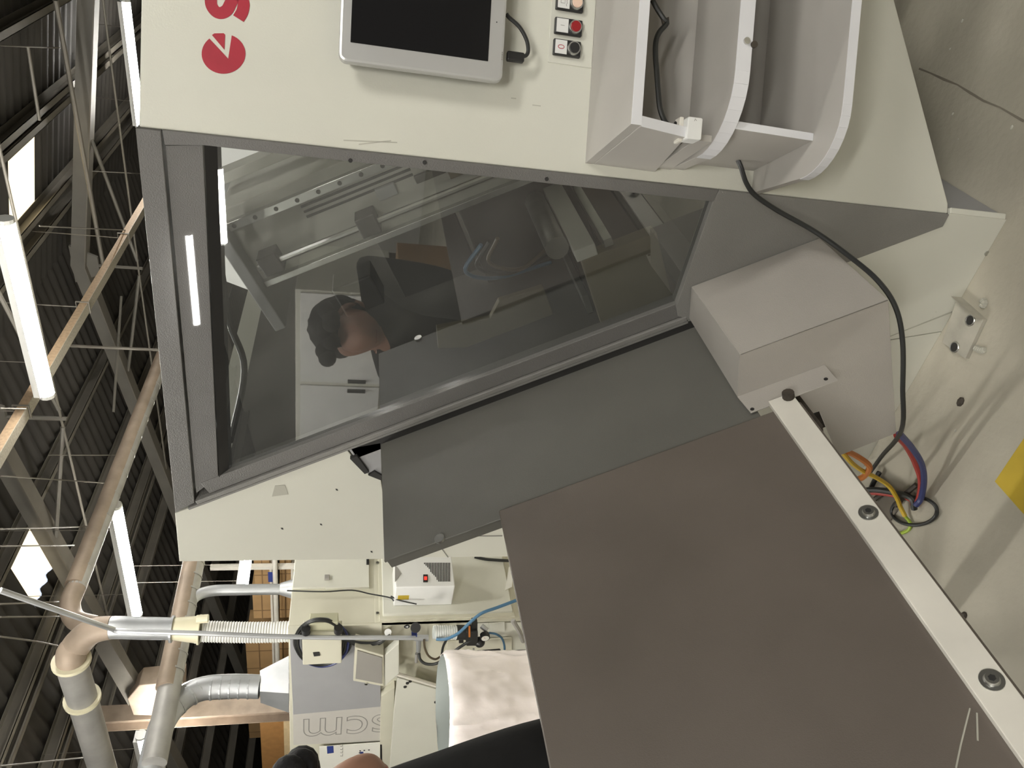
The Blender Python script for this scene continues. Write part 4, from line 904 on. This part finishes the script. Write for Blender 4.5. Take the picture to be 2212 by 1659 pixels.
# ================================================================== PERSON at the left edge, behind the infeed table
def skinned(name, verts, edges, rad, mm, parent=None, sub=2, root=0):
    me=bpy.data.meshes.new(name); base=ROOT[parent] if parent is not None else V((verts[root][0],verts[root][1],0))
    me.from_pydata([tuple(V(v)-base) for v in verts],edges,[]); me.update(); me.materials.append(mm)
    o=bpy.data.objects.new(name,me); COL.objects.link(o)
    if parent is not None: o.parent=parent
    else: o.location=base
    ROOT[o]=base
    sk=o.modifiers.new('skin','SKIN'); sk.use_smooth_shade=True
    lay=me.skin_vertices[0].data if me.skin_vertices else None
    if lay is None: me.skin_vertices.new(); lay=me.skin_vertices[0].data
    for i,r in enumerate(rad): lay[i].radius=(r if isinstance(r,tuple) else (r,r)); lay[i].use_root=(i==root)
    b=o.modifiers.new('sub','SUBSURF'); b.levels=sub; b.render_levels=sub
    return o
fd=V((.28,.96,0)).normalized(); rt=V((fd.y,-fd.x,0)); upv=V((0,0,1))
def bp(f,r,z): return V((-1.438,.520,0))+fd*f+rt*r+upv*z
J=dict(pel=bp(-.08,0,.90),sp=bp(-.05,0,1.06),ch=bp(.0,0,1.22),nb=bp(.05,0,1.35),nk=bp(.09,0,1.40),hd=bp(.105,0,1.475),ht=bp(.095,0,1.55),fc=bp(.145,0,1.435),
 rs=bp(.055,.165,1.385),re=bp(.15,.15,1.12),rw=bp(.22,.10,.88),ls=bp(.02,-.165,1.31),le=bp(-.02,-.23,1.05),lw=bp(.10,-.23,.84),
 rh=bp(-.08,.09,.86),rk=bp(-.04,.10,.48),ra=bp(-.09,.10,.08),lh=bp(-.08,-.09,.86),lk=bp(-.06,-.10,.48),la=bp(-.11,-.10,.08),rt=bp(.06,.10,.035),lt=bp(.04,-.10,.035))
names=list(J); idx={n:i for i,n in enumerate(names)}
ed=[('pel','sp'),('sp','ch'),('ch','nb'),('nb','nk'),('nk','hd'),('hd','ht'),('hd','fc'),('nb','rs'),('rs','re'),('re','rw'),('nb','ls'),('ls','le'),('le','lw'),('pel','rh'),('rh','rk'),('rk','ra'),('pel','lh'),('lh','lk'),('lk','la'),('ra','rt'),('la','lt')]
rad=dict(pel=.13,sp=.115,ch=.13,nb=.075,nk=.058,hd=.098,ht=.085,fc=.075,rs=.055,re=.042,rw=.028,ls=.055,le=.042,lw=.028,rh=.085,rk=.058,ra=.04,lh=.085,lk=.058,la=.04,rt=.035,lt=.035)
pv=[J[n] for n in names]; pe=[(idx[a],idx[b]) for a,b in ed]; pr=[rad[n] for n in names]
# nose, chin, ears and hands grow from the same skeleton
def extra(frm, p, r):
    pv.append(p); pr.append(r); pe.append((frm,len(pv)-1)); return len(pv)-1
fci=idx['fc']; extra(fci,bp(.222,0,1.432),.016); extra(fci,bp(.180,0,1.375),.032)
for sd_ in (1,-1): extra(idx['hd'],bp(.090,.098*sd_,1.455),.018)
for wn,sgn in (('rw',1),('lw',-1)):
    w0=J[wn]; pm=extra(idx[wn],w0+fd*.03+upv*-.07,.030)
    for k in range(4):
        b0=w0+fd*(.03+.010)+upv*-.095+fd*(.020*(k-1.5)); L_=[.034,.040,.038,.030][k]
        e1=extra(pm,b0,.0095); e2=extra(e1,b0+upv*-L_+fd*.004,.0088); extra(e2,b0+upv*-(L_+.028)+rt*(-.014*sgn),.0080)
    th1=extra(pm,w0+fd*.062+upv*-.065,.0105); extra(th1,w0+fd*.078+upv*-.105,.009)
body=skinned('person',pv,pe,pr,skinM); tag(body,'person in a black jacket leaning in at the left behind the infeed table','person')
def garment(name,ns_,add,mm,over={}):
    ii={n:i for i,n in enumerate(ns_)}
    return skinned(name,[J[n] if not isinstance(J[n],tuple) else J[n] for n in ns_],[(ii[a],ii[b]) for a,b in ed if a in ii and b in ii],[over.get(n,rad[n]+add) for n in ns_],mm,body)
garment('jacket',['pel','sp','ch','nb','rs','re','rw','ls','le','lw'],.022,cloth,{'nb':.10,'rs':.12,'re':.085,'rw':.045,'ls':.085,'le':.07,'lw':.045,'pel':.155})
garment('trousers',['pel','rh','rk','ra','lh','lk','la'],.018,clothP,{'pel':.135})
for sd_,a_,t_ in ((1,'ra','rt'),(-1,'la','lt')):
    MB().tube(catmull([J[a_]-fd*.05-upv*.035,J[a_]-upv*.03,J[t_]-fd*.05,J[t_]+fd*.05-upv*.003],4),[.035]+[.048]*6+[.045]*3+[.042,.04,.03],12).build('shoe',black,body,smooth=True)
# hair cap with a curly fringe, eyes, brows, mouth
hv=MB(); hc_=J['hd']+upv*.035-fd*.015
hv.ball(hc_,.112,28,18,(.95,1.02,.98)); 
for i,v_ in enumerate(hv.v):
    d_=(v_-hc_); 
    if d_.dot(fd)>.03 and d_.z<.035: d_=d_*.70
    hv.v[i]=hc_+d_*(1+.10*noise.noise(v_*38))
for k in range(9): hv.ball(J['hd']+fd*(.088+.012*math.cos(k*2))+rt*(.02*(k-4))+upv*(.075+.012*math.sin(k*1.7)),.030,10,7)
hv.build('hair',hairM,body,smooth=True)
for sd_ in (1,-1):
    c=J['fc']+rt*.030*sd_+upv*.030+fd*.040; MB().ball(c,.011,12,8).build('eye',eyeM,body,smooth=True)
    MB().tube([c+upv*.018-rt*.015-fd*.004,c+upv*.021-fd*.002,c+upv*.017+rt*.015-fd*.008],.004,6).build('eyebrow',hairM,body)
MB().tube([J['fc']+rt*-.02-upv*.042+fd*.040,J['fc']-upv*.040+fd*.050,J['fc']+rt*.02-upv*.042+fd*.040],.006,6).build('lips',mat('lips',(.35,.13,.10),.5),body,smooth=True)
